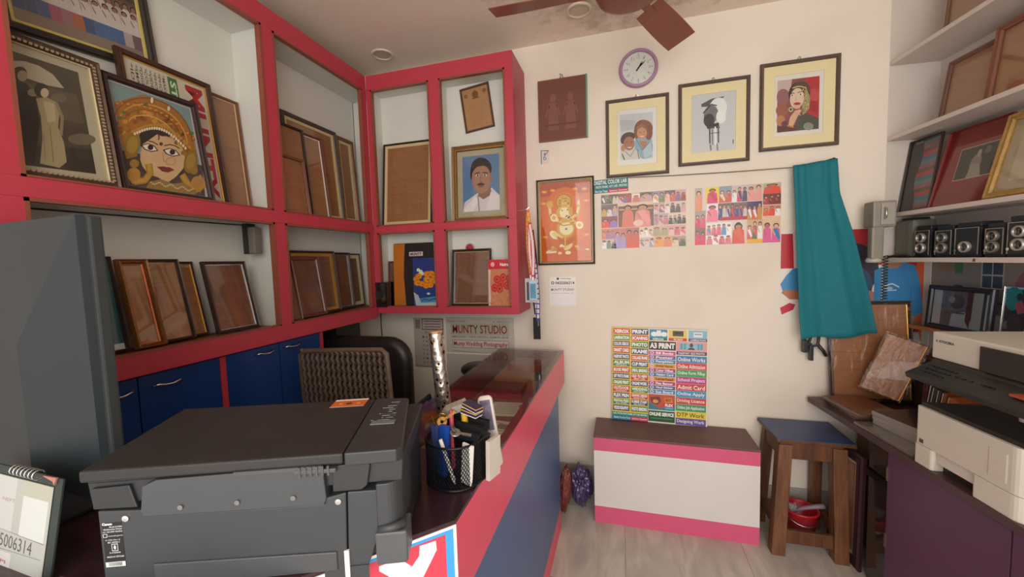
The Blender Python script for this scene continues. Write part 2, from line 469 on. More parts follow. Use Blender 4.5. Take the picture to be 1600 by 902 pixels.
def downlight(x, y, label):
    r = empty('recessed_ceiling_light', label, 'ceiling light', T(x, y, ZC), 'round recessed ceiling lights')
    MB().rings([[(ra*math.cos(2*PI*i/32), ra*math.sin(2*PI*i/32), z) for i in range(32)] for ra, z in ((.07, 0), (.07, -.004), (.064, -.009), (.056, -.008), (.052, -.002), (.052, 0))], True, False).build('trim_ring', mat('cream_plastic', '#d9cbb8', .5), r, smooth=True)
    MB().lathe([(.0505, 0), (.0505, -.003)], 32).build('diffuser', mat('unlit_diffuser', '#c9bba7', .45), r)
downlight(-1.486, 2.33, 'round recessed ceiling light, off, above the corner of the red shelves')
downlight(-.216, 2.28, 'round recessed ceiling light, off, in the stained ceiling beside the fan')

# ceiling fan
fan = empty('ceiling_fan', 'reddish brown ceiling fan with round motor housing hanging from the stained ceiling', 'fan', T(.032, 1.735, 2.6))
FANM = mat('brown_fan_enamel', '#8c4c3c', .4)
MB().lathe([(.0, 0), (.09, .0), (.118, .012), (.13, .035), (.128, .065), (.1, .09), (.05, .11), (.03, .12)], 40).build('motor_housing', FANM, fan, smooth=True)
MB().lathe([(.012, .11), (.012, .26)], 12).build('down_rod', FANM, fan)
MB().lathe([(.02, .24), (.045, .26), (.065, .31), (.066, .325)], 24).build('canopy', FANM, fan, smooth=True)
for k in range(3):
    a = R(62+120*k)
    Mk = Matrix.Rotation(a, 4, 'Z')
    b = MB(); tw = .02
    pts = [[(.19+.38*i/6, -.055-.012*math.sin(i/6*PI*.6), .045+tw), (.19+.38*i/6, .055+.012*math.sin(i/6*PI*.6), .045-tw)] for i in range(7)]
    rs = []
    for (p, q) in pts:
        rs.append([Mk @ Vector((p[0], p[1], p[2]-.0)), Mk @ Vector((q[0], q[1], q[2])), Mk @ Vector((q[0], q[1], q[2]+.003)), Mk @ Vector((p[0], p[1], p[2]+.003))])
    b.rings(rs); b.build('blade', FANM, fan)
    b = MB(); b.box(.1, .24, -.018, .018, .04, .046, 0)
    for v in b.bm.verts: v.co = Mk @ v.co
    b.build('blade_bracket', FANM, fan)

# ================================================================== RED SHELVING
su = empty('wall_shelf_unit', 'red shelf unit with brown edging along the left wall, full of leaning frames', 'shelf unit', T(-1.57, 0, 0))
YB0, YB1 = .6, 2.248
ZR = [(1.21, 1.285), (1.775, 1.832), (2.672, 2.765)]
for z0, z1 in ZR:
    MB().box(-.02, 0, YB0, YB1, z0, z1, .002).build('rail', RED, su)
for y0, y1 in ((.615, .684), (1.487, 1.548), (2.205, 2.248)):
    for (a, b_) in ((ZR[0][1], ZR[1][0]), (ZR[1][1], ZR[2][0])):
        MB().box(-.02, -.0005, y0, y1, a, b_).build('post', RED, su)
# brown beading round every opening
for y0, y1 in ((.684, 1.487), (1.548, 2.205)):
    for z0, z1 in ((ZR[0][1], ZR[1][0]), (ZR[1][1], ZR[2][0])):
        b = MB(); w = .010
        b.box(-.024, .002, y0, y0+w, z0, z1); b.box(-.024, .002, y1-w, y1, z0, z1)
        b.box(-.024, .002, y0, y1, z0, z0+w*.6); b.box(-.024, .002, y0, y1, z1-w, z1)
        b.build('edge_beading', REDEDGE, su)
for z in (1.262, 1.812, 2.672):
    MB().box(-.2, -.02, YB0, 2.375, z, z+.018).build('shelf_board', WHITEIN if z > 2 else REDEDGE if z < 1.5 else WHITEIN, su)
MB().box(-.212, -.2, YB0, 2.375, 1.21, 2.765).build('back_panel', WHITEIN, su)
for y in (.6, .642, 1.51):
    MB().box(-.2, -.024, y, y+.016, 1.28, 2.672).build('divider_panel', WHITEIN, su)
MB().box(-.2, -.02, YB0, 2.25, 1.205, 1.2095).build('underside', RED, su)

bu = empty('wall_shelf_unit', 'red shelf unit of four compartments on the back wall holding a portrait and packets', 'shelf unit', T(0, 2.25, 0))
X0, X1 = -1.568, -.597
for z0, z1 in ((1.24, 1.283), (1.768, 1.812), (2.675, 2.765)):
    MB().box(X0, X1, 0, .02, z0, z1, .002).build('rail', RED, bu)
PX = ((-1.568, -1.54), (-1.13, -1.062), (-.645, -.597))
for x0, x1 in PX:
    for a, b_ in ((1.283, 1.768), (1.812, 2.675)):
        MB().box(x0, x1, .0005, .02, a, b_).build('post', RED, bu)
MB().box(-.612, -.597, .02, .299, 1.24, 2.765).build('side_panel', mat('red_laminate_side', '#b5364a', .4), bu)
for x0, x1 in ((-1.54, -1.13), (-1.062, -.645)):
    for z0, z1 in ((1.283, 1.768), (1.812, 2.675)):
        b = MB(); w = .010
        b.box(x0, x0+w, -.002, .024, z0, z1); b.box(x1-w, x1, -.002, .024, z0, z1)
        b.box(x0, x1, -.002, .024, z0, z0+w*.6); b.box(x0, x1, -.002, .024, z1-w, z1)
        b.build('edge_beading', REDEDGE, bu)
for z in (1.262, 1.792, 2.675):
    MB().box(X0, -.612, .02, .132, z, z+.018).build('shelf_board', WHITEIN if z > 1.5 else REDEDGE, bu)
MB().box(-1.77, -.612, .132, .146, 1.24, 2.765).build('back_panel', WHITEIN, bu)
MB().box(-1.12, -1.07, .024, .132, 1.28, 2.675).build('divider_panel', WHITEIN, bu)
MB().box(-1.568, -1.552, .024, .132, 1.28, 2.675).build('divider_panel', WHITEIN, bu)

# blue cabinet below
cb = empty('blue_cabinet', 'dark blue cabinet with chrome handles and red strips below the left shelves', 'cabinet', T(-1.6, 0, 0))
MB().box(-.32, -.018, .6, 1.755, .0, 1.203).build('body', mat('dark_blue_carcass', '#0e2c5c', .5), cb)
MB().box(-.32, .004, 1.755, 1.775, 0, 1.203).build('end_panel', RED, cb)
MB().box(-.018, .002, 1.2, 1.224, 0, 1.2).build('dividing_strip', RED, cb)
for y0, y1, hy in ((.604, .914, .85), (.918, 1.198, 1.0), (1.226, 1.49, 1.405), (1.494, 1.753, 1.56)):
    d = MB().box(-.018, 0, y0, y1, .06, 1.2, .0015).build('door', BLUE, cb)
    zz = 1.158 if hy < 1.2 else 1.172
    MB().tube([(0, hy-.045, zz), (.014, hy-.043, zz+.002), (.02, hy-.034, zz+.004), (.018, hy-.015, zz-.002), (.022, hy+.01, zz-.004), (.02, hy+.034, zz+.002), (.013, hy+.044, zz+.003), (0, hy+.046, zz+.002)], [.004, .004, .005, .0045, .005, .005, .004, .004], 8).build('handle', CHROME, d, smooth=True)
dk = MB(); dk.box(-1.915, -1.75, 2.06, 2.3, .86, 1.19, .01)  # black box and front give the shaded recess under the shelves its dark colour
o = dk.build('dark_recess_box', BLACKP); setp(o, 'black box standing in for the dark recess under the shelves beyond the blue cabinet', 'box')
MB().box(-1.9, -1.77, 2.053, 2.06, .89, 1.16, .004).build('front_panel', mat('recess_shade_black', '#1c1a1a', .9), o)
bx = MB(); bx.box(-1.92, -1.78, 2.06, 2.3, 0, .859, .004); setp(bx.build('storage_box', mat('dark_board', '#2c2a30', .7)), 'dark storage box standing on the floor beyond the blue cabinet', 'box')

# ================================================================== COUNTER
ct = empty('shop_counter', 'glass topped counter with pink and blue laminate front and chamfered corner', 'counter', T(-.36, .757, 0))
OX, OY = -.36, .757
def pl(p): return [(x-OX, y-OY) for x, y in p]
base = [(-.36, 2.17), (-.36, .757), (-.75, .367), (-1.59, .367), (-1.59, .95), (-.78, .95), (-.78, 2.17)]
MB().prism(pl(base), 0, .12, 'z').build('plinth', PINKC, ct)
MB().prism(pl(base), .12, .785, 'z').build('front_panel', BLUEG, ct)
MB().prism(pl([(-.36, 1.04), (-.36, .757), (-.75, .367), (-1.59, .367), (-1.59, .95), (-.78, .95), (-.78, 1.04)]), .785, .985, 'z').build('top_band', PINKC, ct)
MB().box(0, -.03, 1.04-OY, 2.42-OY, .785, .985).build('top_band', PINKC, ct)
MB().box(-.42, -.39, 1.04-OY, 2.42-OY, .785, .985).build('inner_rail', mat('maroon_laminate', '#8c2f34', .35), ct)
MB().box(-.39, -.03, 2.395-OY, 2.42-OY, .785, .985).build('far_rail', mat('maroon_laminate', '#8c2f34', .35), ct)
MB().box(-.39, -.03, 1.04-OY, 2.395-OY, .785, .858).build('case_floor', mat('case_floor_board', '#86695a', .6), ct)
MAR = mat('dark_maroon_top', '#38242a', .22, var=.2, scale=6)
MB().prism(pl([(-.36, 1.04), (-.36, .757), (-.75, .367), (-1.59, .367), (-1.59, .95), (-.78, .95), (-.78, 1.04)]), .985, .9945, 'z').build('worktop', MAR, ct)
b = MB(); b.box(0, -.03, 1.04-OY, 2.42-OY, .985, .989); b.box(-.42, -.39, 1.04-OY, 2.42-OY, .985, .989); b.box(-.39, -.03, 2.395-OY, 2.42-OY, .985, .989)
b.build('rim', mat('maroon_rim', '#7a3038', .3), ct)
MB().box(-.42, 0, 1.042-OY, 2.42-OY, .9895, .9955).build('glass_top', COUNTERGLASS, ct)
# chamfer sign
SM = axesM((-.36, .757, 0), (1, 1, 0), (0, 0, 1)) @ Matrix.Translation((-.275, -.0005, .8))
sg = Art(.55, .185)
def S(s_, z): return (1+s_/.55, 1-(z-.8)/.185)
sg.rect(0, 0, 1, 1, '#ffffff')
sg.poly([S(-.55, .8), S(-.007, .8), S(-.007, .979), S(-.55, .979)], '#49a7ee')
sg.poly([S(-.55, .8), S(-.025, .8), S(-.025, .972), S(-.55, .972)], '#d84a5c')
sg.poly([S(*p) for p in ((-.082, .968), (-.047, .966), (-.046, .945), (-.079, .895), (-.08, .82), (-.118, .82), (-.12, .9), (-.165, .948), (-.165, .958), (-.125, .958), (-.1, .93), (-.084, .947))], '#ffffff')
for i, ch in enumerate('TNUM'):
    sg.text(ch, 1-(.27+.1*i)/.55, 1-.16/.185, 1-(.19+.1*i)/.55, 1-.02/.185, '#ffffff', .04)
o = sg.build('painted_sign', None, thick=.002, M=SM); setp(o, 'red sign with blue and white border and white letters on the counter corner', 'sign')
o.data.materials[0] = PRINT

# inside the glass case
def slab(name, label, cat, x, y, z, w, d, h, rz, m, group=None, bev=.001):
    return setp(MB().box(-w/2, w/2, -d/2, d/2, 0, h, bev).build(name, m, M=T(x, y, z, rz)), label, cat, group)
ORG = mat('orange_wrapped_packets', '#b8663a', .4, var=.35, scale=18)
REDP = mat('red_wrapped_packets', '#a83a30', .4, var=.35, scale=22)
slab('album_box', 'long orange box lying in the glass counter, under the smaller red box', 'box', -.57, 2.17, .8585, .25, .28, .06, .02, ORG)
slab('album_box', 'red box lying on the orange box in the glass counter', 'box', -.55, 2.24, .9188, .2, .16, .04, -.05, REDP)
slab('album_box', 'dark red flat box in front of the orange box inside the glass counter', 'box', -.6, 1.93, .8585, .2, .13, .05, .03, mat('dark_red_box', '#8a2c2c', .4, var=.2))
def paper(x, y, z, w, h, rz, label, art=None, cat='paper', group=None, name='printed_sheet', mm=None):
    M = T(x, y, z, rz) @ Matrix.Rotation(-PI/2, 4, 'X') @ Matrix.Translation((0, 0, -h/2))
    a = Art(w, h)
    if art: art(a)
    return setp(a.build(name, None, thick=.0012, M=M, m=mm, paper='#eef2ec'), label, cat, group)
def sheetlines(a):
    for i in range(9): a.rect(.08, .1+.09*i, .55+.3*random.random(), .13+.09*i, '#8d968f', 5)
    a.rect(.6, .15, .92, .4, '#8f9a94', 6)
paper(-.505, 1.74, .8585, .22, .17, .1, 'pale printed sheet lying in the glass counter nearer the red box', sheetlines, group='papers')
paper(-.545, 1.5, .8585, .2, .2, -.08, 'pale printed sheet lying in the glass counter nearer the pen basket', sheetlines, group='papers')
g = empty('photo_holder', 'clear acrylic photo holder standing in the glass counter by the red boxes', 'photo holder', T(-.435, 2.02, .8585, .05))
MB().box(-.03, .03, 0, .003, 0, .11).build('acrylic_sheet', GLASS, g)
MB().box(-.02, .02, .0035, .005, .03, .1).build('photo', mat('grey_photo', '#6d7a86', .4, var=.3), g)
MB().box(-.03, .03, -.02, .02, 0, .004).build('foot', mat('clear_acrylic', '#c8ccd0', .2), g)

# ================================================================== BACK-WALL PICTURES
CREAM = mat('cream_mount_board', '#eadcae', .7, var=.02)
GREYFR = mat('grey_brown_frame', '#5d4d45', .45, var=.08)
FIL = mat('dark_fillet', '#4c4038', .5)
SK = '#c98e70'

def kids(w, h):
    a = Art(w, h, [(165, 212), (555, 170), (567, 735), (170, 765)])
    a.poly([(165, 212), (555, 170), (567, 735), (170, 765)], '#ece8e8')
    a.poly([(190, 250), (515, 225), (525, 690), (200, 700)], '#d3d4da')
    a.poly([(205, 420), (330, 395), (345, 300), (190, 300)], '#c2c3cb')
    a.poly([(345, 480), (395, 470), (500, 480), (522, 560), (515, 670), (430, 695), (340, 640)], '#8fb3c8')
    a.poly([(385, 510), (470, 515), (430, 610)], '#c08468')
    a.poly([(420, 600), (500, 520), (520, 650), (440, 690)], '#b7cdd8'); a.line([(360, 500), (420, 605), (490, 520)], 6, '#4f7d9c')
    a.ell(428, 385, 92, 85, '#96604c', 8); a.ell(480, 430, 38, 75, '#8a5a48'); a.ell(360, 420, 28, 70, '#8a5a48')
    a.ell(412, 435, 50, 62, '#cf957a'); a.poly([(365, 400), (410, 372), (460, 400), (465, 380), (410, 340), (360, 370)], '#a36d54')
    a.ell(392, 425, 7, 4, '#4a2f2a'); a.ell(432, 420, 7, 4, '#4a2f2a'); a.ell(412, 462, 22, 9, '#f2e4dc', 0, 14, 0, 180); a.line([(412, 430), (410, 446)], 3, '#b07358')
    a.ell(275, 470, 72, 48, '#5d463f', -15); a.ell(225, 500, 25, 40, '#54403a')
    a.ell(285, 535, 56, 70, '#b07a62'); a.ell(262, 520, 7, 4, '#3a2622'); a.ell(308, 518, 7, 4, '#3a2622'); a.ell(290, 570, 24, 10, '#efe2d8', 0, 14, 0, 180)
    a.poly([(205, 640), (240, 605), (290, 650), (330, 590), (385, 620), (395, 690), (215, 705)], '#d9d2ca')
    a.line([(240, 610), (300, 665), (335, 600)], 5, '#6b6460'); a.line([(215, 640), (240, 700)], 10, '#4d4a4c'); a.line([(370, 600), (385, 690)], 7, '#3f4248')
    a.ell(225, 580, 22, 32, '#b98a72'); return a
def horse(w, h):
    a = Art(w, h, [(815, 262), (1015, 234), (1018, 500), (820, 522)])
    a.poly([(815, 262), (1015, 234), (1018, 500), (820, 522)], '#d2d3d9')
    a.poly([(860, 300), (905, 275), (965, 262), (940, 285), (890, 310), (862, 312)], '#55565a')
    a.ell(935, 320, 40, 52, '#f0f0f2', 15); a.ell(905, 345, 32, 42, '#77787c', 10); a.ell(897, 372, 25, 30, '#3c3c40', 0)
    a.ell(950, 355, 22, 30, '#f4f4f5'); a.poly([(885, 395), (940, 380), (945, 405), (890, 410)], '#2f2f33')
    for x, y0, y1, c in ((900, 405, 475, '#4a4a4e'), (912, 405, 480, '#8a8a90'), (925, 400, 480, '#f2f2f4'), (938, 395, 470, '#5d5d62'), (905, 480, 505, '#77777c'), (935, 475, 505, '#8a8a8e')):
        a.line([(x, y0), (x+3, y1)], 7, c)
    a.line([(870, 340), (905, 300), (930, 305)], 5, '#303034'); a.line([(900, 430), (945, 425)], 3, '#333338'); a.rect(1004, 455, 1008, 475, '#5b5b60')
    return a
def lady(w, h):
    a = Art(w, h, [(145, 215), (583, 155), (578, 718), (143, 763)])
    a.poly([(145, 215), (583, 155), (578, 718), (143, 763)], '#ebe4df')
    a.poly([(172, 255), (543, 210), (541, 680), (172, 718)], '#8e4a4a')
    a.poly([(172, 255), (300, 240), (280, 420), (172, 430)], '#cfb4ae'); a.ell(225, 400, 60, 75, '#9a6468'); a.ell(215, 520, 55, 60, '#a05c48'); a.ell(205, 610, 40, 50, '#c08058'); a.ell(240, 640, 30, 30, '#6b3a4a')
    a.poly([(420, 225), (543, 210), (541, 600), (440, 540)], '#bb2f38'); a.ell(500, 380, 40, 60, '#c64a50'); a.ell(495, 480, 40, 50, '#a52430')
    a.poly([(330, 700), (350, 560), (430, 540), (541, 590), (541, 682)], '#4f4c44'); a.ell(450, 660, 45, 35, '#8d8f88'); a.poly([(172, 660), (340, 650), (340, 700), (172, 718)], '#5a2a30')
    a.ell(365, 370, 95, 110, '#3c2b2b', 10); a.ell(385, 320, 75, 60, '#5d4136')
    a.poly([(420, 300), (462, 400), (455, 500), (400, 560), (390, 470), (415, 380)], '#a89a68')
    for i in range(26): a.ell(415+random.uniform(-18, 40), 320+i*9, 5, 5, random.choice(['#d9cfa0', '#6d6440', '#c9b56a']), n=8)
    a.ell(345, 410, 62, 92, '#e6c7b2', 8); a.poly([(300, 450), (390, 450), (370, 500), (330, 505)], '#dcb49c')
    a.line([(285, 375), (305, 362), (322, 366)], 6, '#3a2624'); a.line([(350, 360), (385, 348), (405, 356)], 6, '#3a2624')
    a.ell(302, 384, 14, 8, '#f5eee8'); a.ell(303, 384, 7, 7, '#2c1c1a'); a.ell(378, 375, 15, 8, '#f5eee8'); a.ell(376, 375, 7, 7, '#2c1c1a')
    a.line([(338, 385), (333, 425), (350, 428)], 4, '#c79a80'); a.ell(347, 458, 30, 12, '#b3272e', -3)
    for i in range(12): a.ell(310+i*10, 318-14*math.sin(i/11*PI), 6, 6, '#d9c98a', n=8)
    a.ell(292, 510, 20, 22, '#cfc8a8'); a.ell(292, 510, 12, 13, '#5a4a40')
    a.poly([(270, 660), (285, 580), (330, 520), (375, 508), (388, 520), (360, 560), (340, 600), (310, 665)], '#dfb096')
    a.line([(330, 540), (380, 560)], 10, '#d6a488'); a.line([(262, 655), (318, 668)], 14, '#c8843c'); return a

def wallpic(name, label, x0, x1, z0, z1, *a, tilt=0, **k):
    M = T((x0+x1)/2, YW-.002, z0) @ Matrix.Rotation(R(tilt), 4, 'Y')
    return framed(name, label, 'picture', M, x1-x0, z1-z0, *a, **k)
wallpic('picture_frame', 'framed watercolour of two smiling children, cream mount, leftmost of the three cream mounted pictures', -.089, .273, 2.054, 2.518, .018, .02, GREYFR, group=None, mount=(.05, CREAM), art=kids, hook=True, back=WHITEP, lip=(.001, FIL))
wallpic('picture_frame', 'framed black and white sketch of a splashing figure, cream mount, middle picture of three', .325, .696, 2.086, 2.553, .018, .02, GREYFR, mount=(.052, CREAM), art=horse, hook=True, back=WHITEP, lip=(.001, FIL))
wallpic('picture_frame', 'framed painting of a veiled woman on red, cream mount, nearest the right shelves', .744, 1.118, 2.128, 2.599, .019, .02, GREYFR, mount=(.053, CREAM), art=lady, hook=True, back=WHITEP, lip=(.001, FIL))

# picture hung with its brown back outwards
r = empty('hanging_board', 'brown panel with faint pressed figures hanging left of the clock', 'panel', T(-.354, YW-.001, 2.315), None)
MB().box(-.154, .154, -.014, 0, 0, .38, .002).build('panel', woodmat('reddish_board', '#6b4036', '#7d4f42', .5, 3, 0), r)
a = Art(.29, .36)
for cx, s_ in ((.3, 1), (.68, 1.05)):
    a.ell(cx, .3, .07, .075, '#84574a', k=1); a.poly([(cx-.09, .38), (cx+.09, .38), (cx+.12, .85), (cx-.12, .85)], '#82554a', 1); a.line([(cx-.09, .42), (cx-.16, .6)], .03, '#84574a', 1); a.line([(cx+.09, .42), (cx+.15, .6)], .03, '#84574a', 1)
a.rect(.1, .74, .9, .77, '#6a4034', 2)
a.build('pressed_figures', r, y=-.0142, thick=.0004, z0=.01, paper='#75493d')
MB().box(.148, .156, -.0155, 0, 0, .382).build('green_edge_tape', mat('green_tape', '#5e9a86', .5), r)
MB().tube([(-.015, -.012, .372), (-.006, -.012, .39), (-.012, -.012, .408), (.004, -.012, .398), (.01, -.012, .375)], .002, 6).build('hanging_hook', mat('dark_wire', '#4a453c', .4, .6), r)

# clock
ck = empty('wall_clock', 'round wall clock with mauve rim and white face high on the back wall', 'clock', T(.103, YW-.001, 2.681))
MB().lathe([(.0, 0), (.108, 0), (.112, -.012), (.108, -.024), (.099, -.03), (.093, -.022), (.092, -.012)], 56, axis='y', caps=False).build('rim', mat('mauve_plastic', '#ad86a4', .35), ck, smooth=True)
MB().lathe([(.0935, -.006), (.0935, -.011)], 56, axis='y').build('dial', mat('white_dial', '#eceae6', .5, var=.01), ck)
b = MB()
for i in range(12):
    an = R(30*i); M = Matrix.Rotation(an, 4, 'Y'); L = .010 if i % 3 else .014
    b.box(-.0016, .0016, -.0122, -.0112, .07, .07+L, M=M)
b.build('hour_marks', mat('pale_grey_marks', '#a9a4a6', .5), ck)
num = Art(.19, .19)
for i in range(1, 13):
    an = R(30*i); x, y = .5+.335*math.sin(an), .5-.335*math.cos(an); w_ = .028 if i < 10 else .045
    num.text(str(i), x-w_, y-.04, x+w_, y+.04, '#b9b4b6', .01)
num.build('numerals', ck, y=-.0108, thick=.0002, z0=-.095, backing=False)
for nm, an, L, w_ in (('hour_hand', 33, .045, .004), ('minute_hand', 46, .058, .003)):
    M = Matrix.Rotation(R(an), 4, 'Y')
    MB().prism([(-w_*.6, -.018), (w_*.6, -.018), (w_, L*.6), (0, L), (-w_, L*.6)], -.0145, -.013, 'y', M).build(nm, BLACKG, ck)
MB().lathe([(.005, -.011), (.005, -.0165), (.002, -.018)], 12, axis='y').build('centre_cap', BLACKG, ck)
MB().lathe([(.092, -.019), (.092, -.02)], 48, axis='y').build('glass_cover', GLASS, ck)

# small sticker
a = Art(.055, .088)
a.rect(.0, .0, .12, 1, '#6f86a0'); a.line([(.12, .02), (.95, .08), (.35, .5)], .07, '#6b7d93'); a.ell(.5, .3, .17, .1, '#8796a6'); a.ell(.48, .62, .2, .12, '#7d90a6'); a.ell(.48, .62, .1, .06, '#ddd2c4')
setp(a.build('wall_sticker', None, thick=.0004, M=T(-.474, YW-.0005, 2.18), paper='#ddd2c4'), 'small blue patterned sticker on the wall under the brown hanging panel', 'sticker')

# ganesha picture
def ganesh(w, h):
    a = Art(w, h, [(75, 100), (558, 62), (575, 838), (92, 852)])
    a.poly([(75, 100), (558, 62), (575, 838), (92, 852)], '#d8600c')
    a.poly([(75, 100), (558, 62), (562, 180), (75, 230)], '#b84a10'); a.ell(320, 430, 215, 300, '#e06e12'); a.ell(320, 420, 170, 240, '#ea7a1e')
    a.poly([(92, 740), (575, 720), (575, 838), (92, 852)], '#dc6214')
    for x, y in ((120, 180), (200, 165), (410, 150), (500, 150), (115, 290), (515, 260), (130, 610), (525, 585)):
        a.ell(x, y, 26, 14, '#e8901c', k=8); a.ell(x, y, 12, 7, '#f4b440', k=9)
    for rx, c in ((88, '#e0932a'), (80, '#c25a12'), (72, '#dca23a')): a.ell(305, 275, rx, rx*1.02, c)
    G = '#f2d48c'; G2 = '#e3b050'; G3 = '#fbeab8'
    a.line([(240, 440), (180, 400), (170, 330), (185, 270)], 26, G); a.ell(172, 300, 30, 36, G2); a.line([(380, 430), (430, 390), (450, 310), (440, 250)], 26, G); a.ell(432, 245, 20, 20, '#d98a8a')
    a.line([(250, 450), (215, 440), (205, 425)], 30, G3); a.ell(212, 425, 34, 38, G3); a.ell(212, 425, 18, 20, G2); a.line([(390, 450), (440, 490)], 28, G); a.ell(455, 495, 36, 36, G3); a.ell(455, 495, 20, 20, G2)
    a.ell(325, 520, 85, 95, G2); a.ell(330, 530, 66, 60, G3); a.ell(330, 532, 12, 10, '#a87838')
    a.ell(215, 590, 50, 34, G3, 40); a.line([(210, 570), (280, 630)], 46, G); a.line([(390, 640), (300, 690)], 44, G3); a.ell(350, 700, 50, 26, G, -40); a.ell(290, 690, 28, 14, G3, -30); a.ell(348, 760, 28, 18, G3)
    a.poly([(240, 600), (330, 640), (420, 590), (400, 660), (320, 700), (260, 660)], '#d0661c'); a.line([(320, 600), (320, 720)], 12, '#e7b64c')
    a.ell(305, 370, 66, 58, G); a.ell(258, 375, 26, 44, G2, 10); a.ell(368, 360, 24, 44, G2, -10); a.ell(310, 375, 44, 50, G3)
    a.poly([(262, 330), (285, 225), (325, 215), (365, 320)], G2)
    for i in range(16): a.ell(270+(i % 4)*26, 240+(i//4)*24, 8, 8, random.choice(['#f3d98a', '#b37a20', '#e9b94a']), k=40)
    a.ell(290, 355, 7, 5, '#5a2c12'); a.ell(340, 350, 7, 5, '#5a2c12')
    a.line([(315, 370), (330, 410), (350, 430), (365, 415), (360, 400)], [30, 26, 22, 16], G3)
    a.line([(240, 470), (300, 500), (370, 490), (410, 460)], 8, '#c8801c'); a.line([(250, 455), (310, 480), (390, 455)], 5, '#f5e2a0')
    for x, y, c in ((165, 750, '#f0d9a0'), (205, 710, '#e8b038'), (225, 725, '#d99a28'), (190, 735, '#e0a838'), (430, 700, '#f0c050'), (440, 720, '#e09a30'), (270, 765, '#f0d890'), (530, 730, '#f0d070'), (520, 745, '#c87a20')): a.ell(x, y, 20, 13, c, k=50)
    a.line([(140, 760), (235, 752)], 20, '#f1dfb2')
    return a
wallpic('picture_frame', 'framed orange and gold picture of the elephant headed deity beside the red shelf unit', -.534, -.166, 1.526, 2.077, .017, .018, mat('dark_bronze_frame', '#4a3628', .35, .3, .2), art=ganesh, lip=(.006, mat('mottled_gold_lip', '#8d7c55', .4, .4, .5, 160)), bead=mat('pale_gold_bead', '#b5a684', .4, .4), back=WHITEP)

def flat(name, label, cat, x0, x1, z0, z1, art, group=None, quad=None, tilt=0, y=YW-.0005, m=None, thick=.0006, paper='#e8e4dc'):
    a = Art(x1-x0, z1-z0, quad); art(a)
    return setp(a.build(name, None, thick=thick, M=T((x0+x1)/2, y, z0) @ Matrix.Rotation(R(tilt), 4, 'Y'), m=m, paper=paper), label, cat, group)

def dcl(a):
    a.rect(0, 0, 1, .8, '#3d7d7a'); a.rect(0, .72, .42, 1, '#3a7f90'); a.rect(.42, .74, 1, 1, '#c8354c')
    a.text('DIGITAL COLOR LAB', -.06+.07, .06, .96, .36, '#e4eeea', .03); a.text(': PHOTO FRAME : HOT CAFE : PRINTING', .03, .45, .97, .64, '#d4e4e0', .03)
    a.text('We Can Treat', .02, .78, .4, .95, '#dfeef0', .02); a.text('Satisfaction Guaranteed', .45, .8, .97, .94, '#f4d8dc', .02)
flat('shop_poster', 'green and red strip poster reading DIGITAL COLOR LAB under the children picture', 'poster', -.166, .04, 1.967, 2.05, dcl, tilt=-1)

SKINS = ['#b98062', '#c99577', '#a87055', '#d8aa8c']
def person(a, x, y0, y1, w, c, c2=None, sk=None, hair='#2c2020', k=30):
    """small standing figure, head at y0, feet at y1 (unit coordinates)"""
    sk = sk or random.choice(SKINS); H = y1-y0; hr = w*.28
    a.poly([(x-w*.42, y0+H*.32), (x-w*.2, y0+H*.22), (x+w*.2, y0+H*.22), (x+w*.42, y0+H*.32), (x+w*.5, y1), (x-w*.5, y1)], c, k)
    if c2: a.poly([(x-w*.42, y0+H*.34), (x+w*.1, y0+H*.24), (x+w*.5, y0+H*.75), (x+w*.3, y0+H*.9)], c2, k+1)
    a.ell(x, y0+H*.11, hr*1.15, H*.13, hair, n=12, k=k+2); a.ell(x, y0+H*.14, hr*.85, H*.1, sk, n=12, k=k+3)
    a.line([(x-w*.36, y0+H*.35), (x-w*.1, y0+H*.62)], w*.13, sk, k+4)
def crowd(a, x0, y0, x1, y1, n, bg, cols, k=10, h=None):
    a.rect(x0, y0, x1, y1, bg, k); w = (x1-x0)/n
    for i in range(n):
        t0 = y0+(y1-y0)*random.uniform(.08, .3) if h is None else h
        c = random.choice(cols)
        person(a, x0+w*(i+.5), t0, y1, min(w*1.0, x1-x0), c, random.choice([None, random.choice(cols)]), k=k+1+(i % 2)*6)
